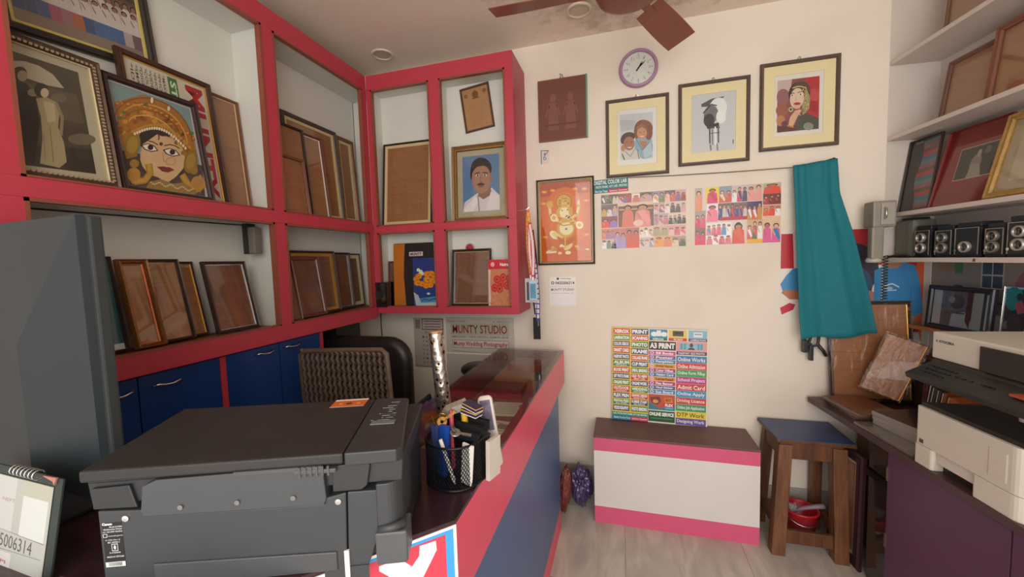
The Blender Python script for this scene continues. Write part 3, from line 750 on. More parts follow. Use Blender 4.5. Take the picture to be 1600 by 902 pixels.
def coll1(a):
    P = ['#d06a5a', '#e0917a', '#b84a50', '#e7b9a8', '#c8c4d8', '#8a6a98', '#d8a45a', '#7a8a6a', '#e8e0d8', '#a04a40']
    a.rect(0, 0, 1, 1, '#d8b8a8', 1)
    crowd(a, 0, 0, .1, .17, 2, '#8a8478', ['#3f4a44', '#e8e4dc', '#6a6a58']); crowd(a, .1, 0, .22, .17, 3, '#6a5a48', ['#5a8a6a', '#d0c8b8', '#6a4a3a']); crowd(a, .22, 0, .37, .17, 3, '#a85a48', P)
    crowd(a, .38, .02, .47, .17, 1, '#e8d8c8', ['#c8786a']); crowd(a, .47, .0, .62, .17, 1, '#6f6a62', ['#b87a88', '#c8a0a0']); crowd(a, .62, 0, .76, .2, 2, '#9a88a0', P); crowd(a, .76, 0, .88, .2, 2, '#7a5a78', P); crowd(a, .88, 0, 1, .2, 2, '#c8a0a0', P)
    crowd(a, 0, .18, .2, .4, 3, '#7a6a70', ['#a8a0c8', '#4a4440', '#c8a860', '#d8d0c8']); crowd(a, 0, .4, .2, .61, 2, '#9a5060', ['#e05a48', '#d8763a', '#9a7ac8'])
    a.rect(.21, .17, .63, .61, '#7a5a48', 12); a.rect(.21, .17, .63, .23, '#dcc0a0', 13); a.rect(.22, .28, .62, .305, '#c8a078', 13)
    person(a, .325, .22, .62, .15, '#d87a60', None, '#c08a6a', k=20); person(a, .5, .22, .62, .2, '#e08a84', '#e89a94', '#c08a6a', k=26); a.ell(.45, .55, .06, .06, '#eac0b4', k=34)
    crowd(a, .63, .2, .76, .38, 2, '#c8a8a0', P); crowd(a, .76, .2, 1, .4, 4, '#c8c8b8', ['#b8d0b0', '#e8d8d8', '#d8a0a8', '#6a5a5a']); crowd(a, .63, .4, .8, .6, 3, '#b8a8a8', ['#c8788a', '#a8a0b0', '#d8b8a8']); crowd(a, .8, .4, 1, .6, 4, '#d8c8b8', ['#4a5048', '#8a8a80', '#e8e4e0'])
    crowd(a, 0, .63, .16, .82, 3, '#c88a78', ['#a884b0', '#e89078', '#d8886a']); crowd(a, 0, .83, .18, 1, 3, '#c8c0a8', ['#e8e8e8', '#7a9a8a', '#4a3a58']); crowd(a, .16, .63, .3, 1, 2, '#c88078', ['#d04a50', '#e0a03a', '#a898d0']); crowd(a, .3, .63, .46, 1, 2, '#b07868', ['#c83a34', '#e8b8a0', '#d85a48'])
    crowd(a, .46, .63, .62, .82, 3, '#d8c8b8', ['#e8d8d0', '#c8a8a0', '#f0ece8']); crowd(a, .46, .82, .64, 1, 3, '#c8b8c0', ['#a8a0a8', '#d8c8c8', '#8a8090']); crowd(a, .62, .63, .8, .8, 2, '#c8b098', ['#a8a888', '#b88a80']); crowd(a, .64, .8, .84, 1, 2, '#e0a878', ['#e8a050', '#d88a60']); crowd(a, .8, .63, 1, .8, 3, '#d8a098', ['#d87078', '#e8b8b8']); crowd(a, .84, .82, 1, 1, 2, '#a89888', ['#5a6a50', '#d8c8b0', '#6a5a58'])
def coll2(a):
    P = ['#d05a78', '#e0708a', '#b83a4a', '#e8c8b8', '#4a86b8', '#d8a03a', '#c8d0d8', '#7a3a50']
    a.rect(0, 0, 1, 1, '#d8c8c0', 1)
    crowd(a, 0, 0, .09, .4, 1, '#b8a89a', ['#e0946a']); crowd(a, .0, .4, .13, .7, 2, '#a89a94', ['#d85a7a', '#c84868']); crowd(a, 0, .7, .13, 1, 2, '#8a6a64', ['#d83a68', '#3a3038', '#e8e0dc'])
    a.rect(.13, 0, .29, .28, '#e8c61c', 12); person(a, .21, .03, .28, .13, '#d83a78', '#c82a4a', k=20)
    crowd(a, .29, 0, .44, .28, 2, '#8a94a0', ['#e0d0a0', '#c85a48']); crowd(a, .44, 0, .62, .28, 3, '#c0b4b0', ['#e4e0e0', '#d03a58', '#3a4468']); crowd(a, .62, 0, .79, .28, 2, '#c8b0a8', ['#e09a94', '#8ac8e0']); crowd(a, .8, 0, 1, .18, 1, '#b8a890', ['#d84a30']); crowd(a, .8, .18, 1, .36, 3, '#6a3a38', ['#a83a3a', '#7a2a30'])
    crowd(a, .14, .29, .28, .6, 1, '#ecdce0', ['#e8809a']); crowd(a, .28, .29, .62, .58, 7, '#7a6464', ['#c83a58', '#3a4a8a', '#c8c0c0', '#8a2a44', '#a84a68']); a.rect(.3, .53, .62, .59, '#b82a3a', 26); crowd(a, .62, .29, .79, .6, 3, '#4a4470', ['#e8e0dc', '#d8604a', '#c88a3a']); crowd(a, .8, .37, 1, .55, 3, '#c88a70', ['#d84a2c', '#e8e4e0', '#e05a38'])
    crowd(a, .14, .62, .44, .84, 5, '#e4e0de', ['#d86a7a', '#e08a94', '#f0ecea', '#5a9ac8']); crowd(a, .14, .82, .44, 1, 4, '#e8e4e2', ['#f0eeec', '#d87a8a', '#c86478']); crowd(a, .62, .6, .8, .93, 3, '#c8a888', ['#e8e4e0', '#d85a6a', '#6a7a58']); a.rect(.62, .93, .8, 1, '#e8b02c', 30); crowd(a, .8, .56, 1, 1, 2, '#d8b898', ['#2a7ab0', '#d85a94'])
    a.ell(.52, .72, .045, .09, '#2a1e20', k=50); person(a, .52, .66, 1, .15, '#d8503a', '#e0604a', '#b87858', k=52)
flat('photo_collage', 'printed photo collage of a wedding, left of the two on the back wall', 'poster', -.124, .367, 1.619, 1.954, coll1, m=PRINTG)
flat('photo_collage', 'printed photo collage with a woman on yellow, right one beside the curtain', 'poster', .416, .858, 1.621, 1.954, coll2, m=PRINTG)

# blue shirt poster (wraps on to the corner)
def bshirt(a):
    a.rect(0, 0, 1, 1, '#e4dcd2'); a.rect(0, .02, .32, .42, '#b83038'); a.poly([(.12, .0), (.5, 0), (.5, .5), (.14, .45)], '#d8cfc6')
    a.poly([(.0, .6), (.06, .5), (.13, .42), (.5, .4), (.5, 1), (.22, 1), (.2, .74), (.03, .7)], '#4c8ec0'); a.poly([(.01, .7), (.04, .67), (.26, .68), (.3, .78), (.1, .78)], '#b87858'); a.poly([(0, .88), (.1, .82), (.16, .84), (.14, .9), (.02, .96)], '#c43a48')
    a.rect(.5, 0, 1, .4, '#b23038'); a.ell(.72, .45, .25, .3, '#3a3440'); a.ell(.7, .62, .22, .22, '#38506a'); a.ell(.86, .78, .12, .1, '#b07a70'); a.rect(.55, .84, 1, 1, '#54363a'); a.poly([(.93, .46), (1, .42), (1, 1), (.93, 1)], '#3f86bb')
flat('poster_print', 'poster of a blue shirted figure on the back wall, half hidden by the teal curtain', 'poster', .862, 1.334, 1.189, 1.675, bshirt, m=PRINTG)

def wapp(a):
    a.rect(0, 0, 1, 1, '#f0ece6'); a.ell(.32, .2, .05, .13, '#4a4648'); a.text('WhatsApp', .42, .12, .82, .3, '#6a6668', .02); a.ell(.12, .66, .06, .17, '#3c3a3c'); a.ell(.12, .66, .03, .09, '#f0ece6'); a.text('9435006314', .22, .5, .95, .85, '#3c3a3e', .02)
flat('contact_sticker', 'white sticker with a phone number on the wall above the small studio card', 'sticker', -.463, -.292, 1.388, 1.447, wapp)
def mcard(a):
    a.rect(0, 0, 1, 1, '#ebe9ea'); a.text('MUNTY STUDIO', .06, .07, .93, .2, '#5a5a60', .012); a.text('Please scan and pay Rs. 101', .1, .3, .9, .37, '#8a8a90', .005)
flat('studio_card', 'white card reading MUNTY STUDIO below the phone number sticker', 'card', -.465, -.292, 1.26, 1.38, mcard)

# wall under the red shelves
def cal(a):
    a.rect(0, 0, 1, 1, '#b7aea2'); a.rect(.28, .02, .98, .24, '#4a3434'); a.rect(.3, .035, .96, .225, '#c4aca6')
    for i in range(3): a.rect(.36, .06+.055*i, .9, .08+.055*i, '#8a6a68', 6)
    a.rect(.06, .04, .22, .22, '#8a7a74'); a.text('July', .35, .27, .7, .32, '#7a706a')
    for r_ in range(7):
        for c_ in range(6):
            a.text(str((r_*6+c_) % 31+1), .28+.115*c_, .37+.085*r_, .34+.115*c_, .405+.085*r_, '#4f4642', .02)
    a.line([(0, .97), (1, .99)], .01, '#5a4a44')
flat('wall_calendar', 'faded paper calendar on the wall under the red shelves, left of the studio poster', 'calendar', -1.482, -1.24, .8, 1.168, cal)
def mposter(a):
    a.rect(0, 0, 1, 1, '#c6beb2'); a.text('Gautam Sarmah', .02, .08, .3, .15, '#7a726a', .0); a.text('Ph : 9435006314', .7, .1, .93, .16, '#7a726a', .0)
    a.rect(.07, .17, .93, .5, '#b2ad98'); a.text('MUNTY STUDIO', .1, .22, .9, .45, '#8a2420', .012)
    a.text('JAMUGURIHAT, TEZPUR, SONITPUR, ASSAM PIN-784180', .08, .52, .92, .59, '#5a6a52', .015)
    a.rect(.09, .64, .92, .86, '#5a4a48'); a.rect(.095, .65, .915, .85, '#d2c4bc'); a.text('Munty Wedding Photography', .11, .68, .9, .84, '#a01c2c', .015)
    a.line([(.09, .95), (.6, 1.0)], .012, '#6a625a')
flat('shop_poster', 'faded paper poster reading MUNTY STUDIO on the wall under the red shelves', 'poster', -1.222, -.716, .92, 1.175, mposter)
a = Art(.5, .28); a.rect(0, 0, 1, 1, '#bcb4a8'); a.line([(.25, .35), (.6, .3)], .01, '#8a8078')
setp(a.build('shop_poster', None, thick=.0006, M=T(-.975, YW-.0005, .63)), 'blank lower sheet hanging below the studio poster behind the counter', 'poster')
wr = MB().tube([(-1.75, YW-.006, 1.205), (-1.752, YW-.006, 1.1), (-1.748, YW-.006, .95), (-1.755, YW-.006, .6)], .004, 6).build('wall_cable', mat('brown_cable', '#5a4032', .5), smooth=True)
setp(wr, 'thin brown cable running down the wall in the corner under the shelves', 'cable')

# wire line + curtain
w = MB().tube([(.034, YW-.012, 2.048), (.3, YW-.012, 2.037), (.6, YW-.012, 2.03), (.9, YW-.02, 2.026), (1.0, YW-.02, 2.034), (1.103, YW-.012, 2.06)], .0022, 6).build('hanging_wire', mat('dark_wire', '#4a453c', .4, .6))
setp(w, 'thin wire stretched across the wall under the framed pictures', 'wire')
cu = MB(); NX, NZ = 60, 34
import bisect
zt, zb_ = 2.03, 1.09
Lp = [(2.03, .897), (1.8, .905), (1.5, .915), (1.25, .922), (1.085, .93)]; Rp = [(2.05, 1.1), (1.87, 1.112), (1.65, 1.175), (1.38, 1.235), (1.12, 1.285)]
def itp(L, t_):
    n_ = len(L)-1; i = min(int(t_*n_), n_-1); f = t_*n_-i
    return L[i][0]*(1-f)+L[i+1][0]*f, L[i][1]*(1-f)+L[i+1][1]*f
grid = []
for j in range(NZ+1):
    t_ = j/NZ; zl, xl = itp(Lp, t_); zr, xr = itp(Rp, t_)
    row = []
    for i in range(NX+1):
        s_ = i/NX; amp = .008+.014*t_
        fold = math.sin(s_*PI*3.6+.8+.5*math.sin(t_*2+s_*3))*.75+.22*(1-.6*t_)*math.sin(s_*PI*9.3+t_*1.5)
        if t_ < .45: fold += .38*math.sin(s_*34+t_*5)*(1-t_/.45)**1.5
        y = YW-.045-.045*t_-amp*fold*.8
        z = zl*(1-s_)+zr*s_ + (.008*math.sin(s_*9) if j == NZ else 0)
        row.append(cu.bm.verts.new((xl*(1-s_)+xr*s_, y, z)))
    grid.append(row)
for j in range(NZ):
    for i in range(NX): cu.bm.faces.new((grid[j][i], grid[j][i+1], grid[j+1][i+1], grid[j+1][i]))
TEAL = mat('teal_cloth', '#14727d', .8, var=.08, scale=60, bump=.25)
o = cu.build('curtain', TEAL, smooth=True); sd = o.modifiers.new('thickness', 'SOLIDIFY'); sd.thickness = .003
setp(o, 'teal cloth curtain hanging from the wire beside the right hand shelves', 'curtain')
nl = MB().tube([(1.1, YW-.03, 2.05), (1.102, YW, 2.062)], .004, 8).build('nail', mat('dark_wire', '#4a453c', .4, .6)); setp(nl, 'nail holding the top right corner of the teal curtain', 'nail')

# black plugs dangling below the curtain
def plug(label, x, z, pts, s_=1):
    r = empty('power_adapter', label, 'adapter', T(x, YW-.045, z), 'black adapters below the curtain')
    MB().box(-.013, .013, -.014, .014, -.07, .0, .005).build('adapter_body', BLACKP, r)
    MB().tube([(0, 0, -.002), (.002, 0, .03), (-.003, .005, .08), (0, .01, .14)], .0045, 8).build('cable', BLACKP, r, smooth=True)
    return r
plug('black adapter with narrow body hanging under the left edge of the teal curtain', .97, 1.075, None)
r = empty('cable_loop', 'looped black cable with a plug hanging under the middle of the teal curtain', 'cable', T(1.02, YW-.045, 1.06))
MB().tube([(-.02, 0, .09), (-.022, 0, .03), (-.03, 0, -.0), (-.012, 0, -.022), (.012, .0, -.01), (.016, 0, .03), (.0, 0, .05), (.0, .0, .1)], .008, 8).build('cable', BLACKP, r, smooth=True)
MB().box(-.03, -.01, -.012, .012, -.1, -.015, .004).build('plug', BLACKP, r)
MB().tube([(.012, 0, -.01), (.04, .005, -.045), (.056, .01, -.075)], .009, 8).build('plug_arm', BLACKP, r, smooth=True)

# ================================================================== LANYARDS
def ribbon(b, pts, w, th=.0012):
    rs = []
    for x, y, z in pts:
        rs.append([Vector((x-w/2, y, z)), Vector((x+w/2, y, z)), Vector((x+w/2, y-th, z)), Vector((x-w/2, y-th, z))])
    b.rings(rs)
def lany(label, x, y, ztop, zb, c, w, card=None, off=0, pat=None):
    r = empty('lanyard', label, 'lanyard', T(x, y, ztop), 'lanyards hanging beside the red shelf unit')
    for s_ in (-1, 1):
        b = MB(); n_ = 14
        pts = [((s_*.012*math.sin(PI*i/n_)+off*i/n_), -.004*s_-.002*math.sin(i), -(ztop-zb)*i/n_) for i in range(n_+1)]
        ribbon(b, pts, w); b.build('strap', c, r)
        if pat:
            b = MB()
            for i in range(1, n_):
                p = pts[i]; b.box(p[0]-w*.3, p[0]+w*.3, p[1]-.0022, p[1]-.0013, p[2]-.012, p[2]+.012)
            b.build('printed_marks', pat, r)
    MB().box(off-.004, off+.004, -.006, .002, -(ztop-zb)-.03, -(ztop-zb)).build('metal_clip', CHROME, r)
    if card:
        cw, chh, cm_, cc = card
        MB().box(off-cw/2, off+cw/2, -.008, -.005, -(ztop-zb)-.03-chh, -(ztop-zb)-.02, .002).build('card_holder', cm_, r)
        MB().box(off-cw*.36, off+cw*.36, -.0095, -.0082, -(ztop-zb)-.03-chh*.9, -(ztop-zb)-.03-chh*.1).build('id_card', cc, r)
LY = 2.36
WH = mat('white_strap_print', '#dcd6d0', .5); 
lany('black lanyard, lowest hanging and nearest the wall, beside the red shelves', -.545, LY+.05, 1.75, 1.22, mat('black_strap', '#18161c', .6), .03, (.046, .13, mat('black_strap', '#18161c', .6), mat('black_strap', '#18161c', .6)), .02)
lany('purple and white printed lanyard hanging below the card holders', -.53, LY+.02, 1.62, 1.18, mat('purple_strap', '#43388c', .5), .022, None, .02, WH)
lany('orange and yellow lanyard on the left of the bunch by the red shelves', -.555, LY+.01, 1.87, 1.47, mat('orange_strap', '#d8702a', .5), .02, (.075, .14, mat('white_card_holder', '#c8c8c4', .4), mat('dark_card', '#4a4e54', .4)), .008, mat('yellow_print', '#e8b83a', .5))
lany('red lanyard with white print and a pale blue card, in front of the bunch', -.54, LY-.015, 1.79, 1.46, mat('red_strap', '#cc2432', .5), .022, (.05, .115, mat('clear_holder', '#b8ccd4', .3), mat('blue_card', '#5a94b8', .4, var=.3)), .012, WH)
hk = MB().tube([(-.597, LY, 1.87), (-.56, LY, 1.872), (-.545, LY, 1.885)], .003, 6).build('wall_hook', CHROME); setp(hk, 'small metal hook on the side of the red shelf unit', 'hook')

# ================================================================== FRAMES ON THE LEFT SHELVES
ZM, ZL = 1.832, 1.287
WLIP = mat('white_lip', '#e2ddd2', .4); GLIP = mat('gold_lip', '#d0a24a', .3, .7); CLIP_ = mat('cream_lip', '#c9b58c', .5)
REDWOOD = mat('red_brown_frame', '#5e3026', .35, var=.15, coat=.3)
OLIVE = mat('dark_olive_frame', '#4b4438', .45, var=.1)
MIDWOOD = mat('mid_brown_frame', '#76492f', .4, var=.15)

def shelf(fr, name, label, a0, a1, hv, lean, b, z, bw, dep, fm, group=None, **k):
    return framed(name, label, 'picture frame', leanM(fr, a0, a1, b, z, lean), a1-a0, hv/math.cos(R(lean)), bw, dep, fm, group=group, **k)

def couple(w, h):
    a = Art(w, h, [(-153, 13), (445, 190), (560, 782), (-17, 700)])
    a.poly([(-153, 13), (445, 190), (560, 782), (-17, 700)], '#b5ab94'); a.poly([(-110, 75), (395, 212), (495, 740), (25, 685)], '#4e463a')
    a.poly([(-70, 230), (390, 330), (430, 480), (-20, 400)], '#5d5446'); a.poly([(10, 590), (470, 610), (495, 740), (25, 685)], '#3c352d'); a.ell(420, 560, 70, 30, '#6d6352')
    a.poly([(20, 195), (60, 175), (130, 172), (200, 190), (270, 230), (328, 300), (250, 290), (150, 260), (60, 210)], '#b0a592')
    a.poly([(60, 280), (100, 265), (150, 290), (190, 350), (210, 480), (200, 600), (185, 690), (60, 675), (40, 450)], '#2f2b28')
    a.ell(112, 235, 34, 34, '#3a332c'); a.ell(124, 248, 24, 28, '#a08c74'); a.ell(175, 330, 26, 20, '#8c7a64')
    a.ell(215, 315, 34, 36, '#332c26'); a.ell(232, 328, 20, 24, '#c8b598')
    a.poly([(190, 360), (240, 350), (290, 370), (305, 430), (300, 500), (330, 580), (345, 680), (310, 710), (215, 690), (225, 560), (215, 450)], '#a39470')
    a.poly([(225, 370), (280, 380), (290, 470), (250, 480)], '#b8a986'); a.line([(290, 380), (320, 450), (315, 540)], 16, '#8f8060'); a.line([(260, 500), (280, 680)], 6, '#857656'); a.line([(230, 540), (240, 680)], 5, '#8a7b5a')
    a.ell(300, 350, 40, 22, '#6f6450'); return a
def goddess(w, h):
    a = Art(w, h, [(25, 8), (632, 200), (778, 850), (200, 775)])
    a.poly([(25, 8), (632, 200), (778, 850), (200, 775)], '#b9b3b0'); a.poly([(48, 28), (620, 210), (752, 838), (215, 768)], '#7a9295')
    a.poly([(150, 520), (752, 620), (752, 838), (215, 768)], '#4a3a38')
    random.seed(3)
    a.poly([(100, 215), (150, 165), (220, 140), (290, 118), (430, 165), (520, 220), (600, 300), (650, 400), (680, 520), (690, 640), (600, 640), (590, 520), (480, 400), (350, 350), (270, 420), (260, 560), (190, 580), (140, 430)], '#a56c2c')
    for i in range(70):
        t_ = random.random(); r_ = random.random()
        cx, cy = 375+(-1+2*t_)*270*(1-.15*r_), 215+abs(-1+2*t_)**2*200+r_*90+(-1+2*t_)*70
        a.ell(cx, cy, 20, 17, random.choice(['#b8782c', '#8f5a24', '#c98e3c', '#a5702e', '#96582a']), k=6+i % 4)
    for i in range(15):
        t_ = i/14; a.ell(110+t_*540, 190-90*math.sin(t_*PI*.9)+t_*260, 24, 15, '#a85a24', 50-90*t_+90, k=12); a.ell(112+t_*540, 188-90*math.sin(t_*PI*.9)+t_*260, 12, 8, '#c98a3c', k=13)
    for off, cc, ww in ((0, '#7d4e1e', 7), (38, '#d09a48', 9), (70, '#80521f', 6), (104, '#d6a552', 8)):
        a.line([(375+(300-off)*math.cos(R(190+10*i))*(.93), 400+off*.25-(250-off)*-math.sin(R(190+10*i))*(1.0)+(i-8)*11) for i in range(17)], ww, cc, 16)
    for x, y in ((160, 250), (135, 290), (640, 385), (310, 190), (110, 330)): a.ell(x, y, 18, 12, '#5d7034', k=17)
    a.poly([(262, 440), (280, 390), (340, 352), (400, 348), (470, 375), (560, 450), (598, 520), (570, 560), (290, 500)], '#382a2c')
    a.ell(440, 560, 158, 150, '#cba57c', 8); a.poly([(290, 480), (370, 420), (400, 398), (440, 420), (560, 480), (600, 560), (590, 640), (540, 700), (480, 745), (400, 700), (330, 620), (300, 560)], '#cfaa82')
    a.ell(470, 620, 110, 60, '#d3ab84', 5)
    for i in range(22):
        t_ = i/21; a.ell(240+t_*360, 400-85*math.sin(t_*PI)+t_*95, 8, 11, '#e6d9b8', k=30)
        a.ell(225+t_*400, 385-95*math.sin(t_*PI)+t_*95, 11, 10, '#c08a3a', k=29)
    a.line([(285, 465), (330, 445), (370, 455), (405, 475)], 7, '#3c2420'); a.line([(450, 480), (490, 470), (530, 480), (560, 498)], 7, '#3c2420')
    for cx, cy in ((350, 495), (505, 525)):
        a.poly([(cx-65, cy-15), (cx-20, cy-30), (cx+30, cy-15), (cx+60, cy+22), (cx+10, cy+32), (cx-40, cy+15)], '#3a2522'); a.poly([(cx-52, cy-12), (cx-18, cy-24), (cx+26, cy-10), (cx+48, cy+18), (cx+8, cy+25), (cx-34, cy+10)], '#e6dccc'); a.ell(cx+4, cy-1, 20, 20, '#352428')
    a.ell(427, 468, 13, 13, '#6d2a24'); a.line([(405, 400), (412, 420), (408, 440)], 9, '#7a2c24')
    a.line([(440, 530), (450, 590), (480, 600), (470, 615)], 6, '#b88c64'); a.ell(500, 590, 36, 30, '#b98a5c', n=16); a.ell(500, 590, 31, 25, '#d0a780', n=16)
    a.poly([(402, 632), (450, 628), (470, 634), (490, 632), (528, 652), (480, 672), (440, 664)], '#7d2f26')
    for cx, cy, rx, ry in ((225, 480, 55, 90), (640, 590, 48, 85)): a.ell(cx, cy, rx, ry, '#8d6d2c', 10); a.ell(cx, cy, rx*.7, ry*.7, '#a58338', 10)
    a.ell(243, 612, 34, 30, '#9a7430'); a.ell(665, 655, 28, 26, '#9a7430')
    for pts in ([(210, 690), (250, 740), (320, 730), (355, 680), (345, 620)], [(585, 690), (630, 760), (700, 790), (740, 750), (700, 700)]):
        a.line(pts, 48, '#a9782c'); a.line(pts, 30, '#bd8f3e')
    a.ell(240, 690, 48, 48, '#b0803a'); a.ell(690, 740, 44, 46, '#b0803a')
    a.poly([(350, 740), (430, 720), (520, 750), (590, 740), (690, 800), (680, 828), (330, 784)], '#8f7138')
    for i in range(24): a.ell(360+i*13, 745+10*math.sin(i)+i*2.2, 6, 6, '#c9b27a', k=90)
    a.ell(350, 160, 9, 22, '#e0d6c0', k=91); a.ell(470, 215, 10, 18, '#d8c8a8', k=91); return a
def muntyposter(w, h):
    a = Art(w, h); a.rect(0, 0, 1, 1, '#ccc3b4')
    a.text('MUNTY', .72, .03, .96, .98, '#b01f30', .035, rot=90)
    a.rect(.5, .02, .62, .62, '#3f7442'); a.text('STUDIO', .525, .05, .6, .5, '#d6e2c6', .03, rot=90)
    for i, s_ in enumerate(('MAKING CENTRE', 'PHOTO FRAME', 'PHOTO ALBUM', 'VIDEO MIXING', 'COLOUR PRINT', 'DIGITAL CARD', 'SMART CARD', 'ID CARD')):
        a.text('*'+s_, .43-.052*i, .03, .465-.052*i, .44, '#45403a', .01, rot=90)
    return a
def groupphoto(w, h):
    a = Art(w, h); a.rect(0, 0, 1, 1, '#6d5850'); a.poly([(0, .62), (1, .8), (1, 1), (0, 1)], '#8e7c6e'); a.rect(0, 0, 1, .25, '#574841')
    random.seed(11)
    for i in range(14):
        x = .03+i*.072
        person(a, x, .3+random.uniform(-.02, .02), .62, .085, random.choice(['#c8b8b4', '#d5c8c4', '#b8a0a4', '#8f7c80']), None, '#9a6f58', k=8)
    for i in range(12):
        x = .05+i*.082; c = ['#4a5a80', '#4a5a80', '#55608a', '#a85a70', '#a0707c', '#b06848', '#4a5a80', '#4a6a9a', '#4a6a9a', '#48649a', '#b0a4a0', '#6d5a60'][i]
        a.poly([(x-.04, .62), (x+.04, .62), (x+.042, .86), (x-.036, .86)], c, 20); person(a, x, .42+random.uniform(-.015, .02), .68, .085, '#cfc4c2', None, '#9a6f58', k=22)
    return a
def icecream(w, h):
    a = Art(w, h); a.rect(0, 0, 1, 1, '#1f5c66'); a.rect(0, 0, 1, .35, '#24666c'); a.rect(0, .93, 1, 1, '#d8e4e4')
    a.poly([(.55, .78), (.75, .78), (.66, .95), (.6, .95)], '#c89a5a'); a.ell(.66, .58, .14, .11, '#8ab8bc'); a.rect(.54, .66, .78, .72, '#c8a86a'); a.poly([(.56, .72), (.76, .72), (.7, .84), (.62, .84)], '#c79a58')
    a.line([(.5, .45), (.62, .44), (.75, .47)], .02, '#c8dcdc'); a.line([(.55, .5), (.7, .51)], .015, '#c8dcdc'); return a

G1 = 'frames on the left wall shelves'
Mg = leanM(FR_L, .757, 1.178, .199, 2.315, 0) @ Matrix.Rotation(R(-5), 4, 'Y')
framed('picture_frame', 'black framed group photograph with yellow mount hanging at the top left', 'picture frame', Mg, .42, .345, .028, .022, mat('black_brown_frame', '#2e2723', .4), mount=(.011, mat('yellow_mount', '#d9c46c', .6)), art=groupphoto, back=WHITEP)
shelf(FR_L, 'picture_frame', 'ornate bronze framed sepia photo of a couple under an umbrella', .625, .925, .415, 7, .046, ZM, .024, .026, mat('bronze_frame', '#5a4536', .35, .4, .25, 50, bump=.3), art=couple, lip=(.003, CLIP_), bead=mat('pale_bead', '#a5957c', .4, .3), back=WHITEP)
shelf(FR_L, 'picture_frame', 'dark framed painting of a golden crowned goddess face on the left shelf', .928, 1.238, .402, 8.5, .042, ZM, .021, .02, mat('maroon_black_frame', '#32201f', .35, var=.1), art=goddess, back=WHITEP)
shelf(FR_L, 'picture_frame', 'brown framed sign turned sideways reading MUNTY behind the goddess painting', 1.017, 1.354, .535, 7, .105, ZM, .022, .02, mat('dark_red_brown_frame', '#42281f', .35, var=.12), art=muntyposter, lip=(.004, GLIP), back=WHITEP)
shelf(FR_L, 'picture_frame', 'empty brown frame with hardboard back leaning right of the sideways MUNTY sign', 1.2, 1.506, .52, 5, .156, ZM, .012, .018, MIDWOOD, lip=(.003, CLIP_))
# far upper bay
shelf(FR_L, 'picture_frame', 'short brown empty frame at the far left of the corner bay, upper shelf', 1.56, 1.765, .3, 5.5, .05, ZM, .014, .016, MIDWOOD)
shelf(FR_L, 'picture_frame', 'thin dark edged empty frame second from the left in the upper corner bay', 1.575, 1.815, .475, 5, .078, ZM, .012, .016, DKFRAME)
shelf(FR_L, 'picture_frame', 'empty frame with bright white inner line, middle of the upper corner bay', 1.73, 1.975, .475, 5, .1, ZM, .012, .016, REDWOOD, lip=(.004, WLIP))
shelf(FR_L, 'picture_frame', 'largest empty frame with olive border and cream lip in the upper corner bay', 1.74, 2.16, .575, 4, .15, ZM, .024, .02, OLIVE, lip=(.016, CLIP_))
shelf(FR_L, 'picture_frame', 'brown frame with cream lip at the far right of the upper corner bay', 2.165, 2.33, .565, 3, .165, ZM, .024, .02, MIDWOOD, lip=(.016, CLIP_))
# lower near bay
shelf(FR_L, 'picture_frame', 'framed teal picture of an ice cream cone partly behind the monitor', .725, .942, .33, 9, .11, ZL, .008, .016, DKFRAME, art=icecream, back=WHITEP)
shelf(FR_L, 'picture_frame', 'carved gilt frame with orange inner edge on the lower left shelf', .942, 1.037, .318, 12, .075, ZL, .016, .022, mat('carved_gilt_frame', '#7d4f26', .4, .4, .3, 90, bump=.6), lip=(.004, mat('orange_gilt_lip', '#c4602a', .35, .3)))
shelf(FR_L, 'picture_frame', 'wide dark topped empty frame right of the gilt frame, lower left shelf', 1.02, 1.172, .32, 12, .115, ZL, .011, .016, DKFRAME)
shelf(FR_L, 'picture_frame', 'narrow empty frame with gold inner edge behind the rightmost frame, lower left shelf', 1.12, 1.243, .31, 12, .138, ZL, .009, .014, DKFRAME, lip=(.004, GLIP))
shelf(FR_L, 'picture_frame', 'dark framed red brown board with silver inner edge, rightmost on the lower left shelf', 1.238, 1.436, .308, 12, .085, ZL, .013, .018, DKFRAME, back=MDFD, lip=(.004, mat('silver_lip', '#cfcfd2', .25, .8)))
# lower corner bay
shelf(FR_L, 'picture_frame', 'wrapped brown frame at the far left of the lower corner bay', 1.555, 1.655, .315, 9, .045, ZL, .01, .014, REDWOOD, back=MDFD)
shelf(FR_L, 'picture_frame', 'wrapped wide red brown frame second from the left in the lower corner bay', 1.66, 1.87, .33, 8, .078, ZL, .02, .016, REDWOOD, back=MDFD, film=True)
shelf(FR_L, 'picture_frame', 'dark frame with broad gold lip in the middle of the lower corner bay', 1.69, 2.035, .365, 5, .12, ZL, .014, .018, DKFRAME, back=MDFD, lip=(.016, GLIP))
shelf(FR_L, 'picture_frame', 'dark frame with bright silver inner edge in the lower corner bay', 1.95, 2.2, .36, 4, .143, ZL, .015, .016, DKFRAME, back=MDFD, lip=(.004, mat('silver_lip', '#cfcfd2', .25, .8)))
shelf(FR_L, 'picture_frame', 'dark frame with cream lip at the far right of the lower corner bay', 2.1, 2.33, .355, 4, .162, ZL, .01, .014, DKFRAME, back=MDFD, lip=(.022, CLIP_))
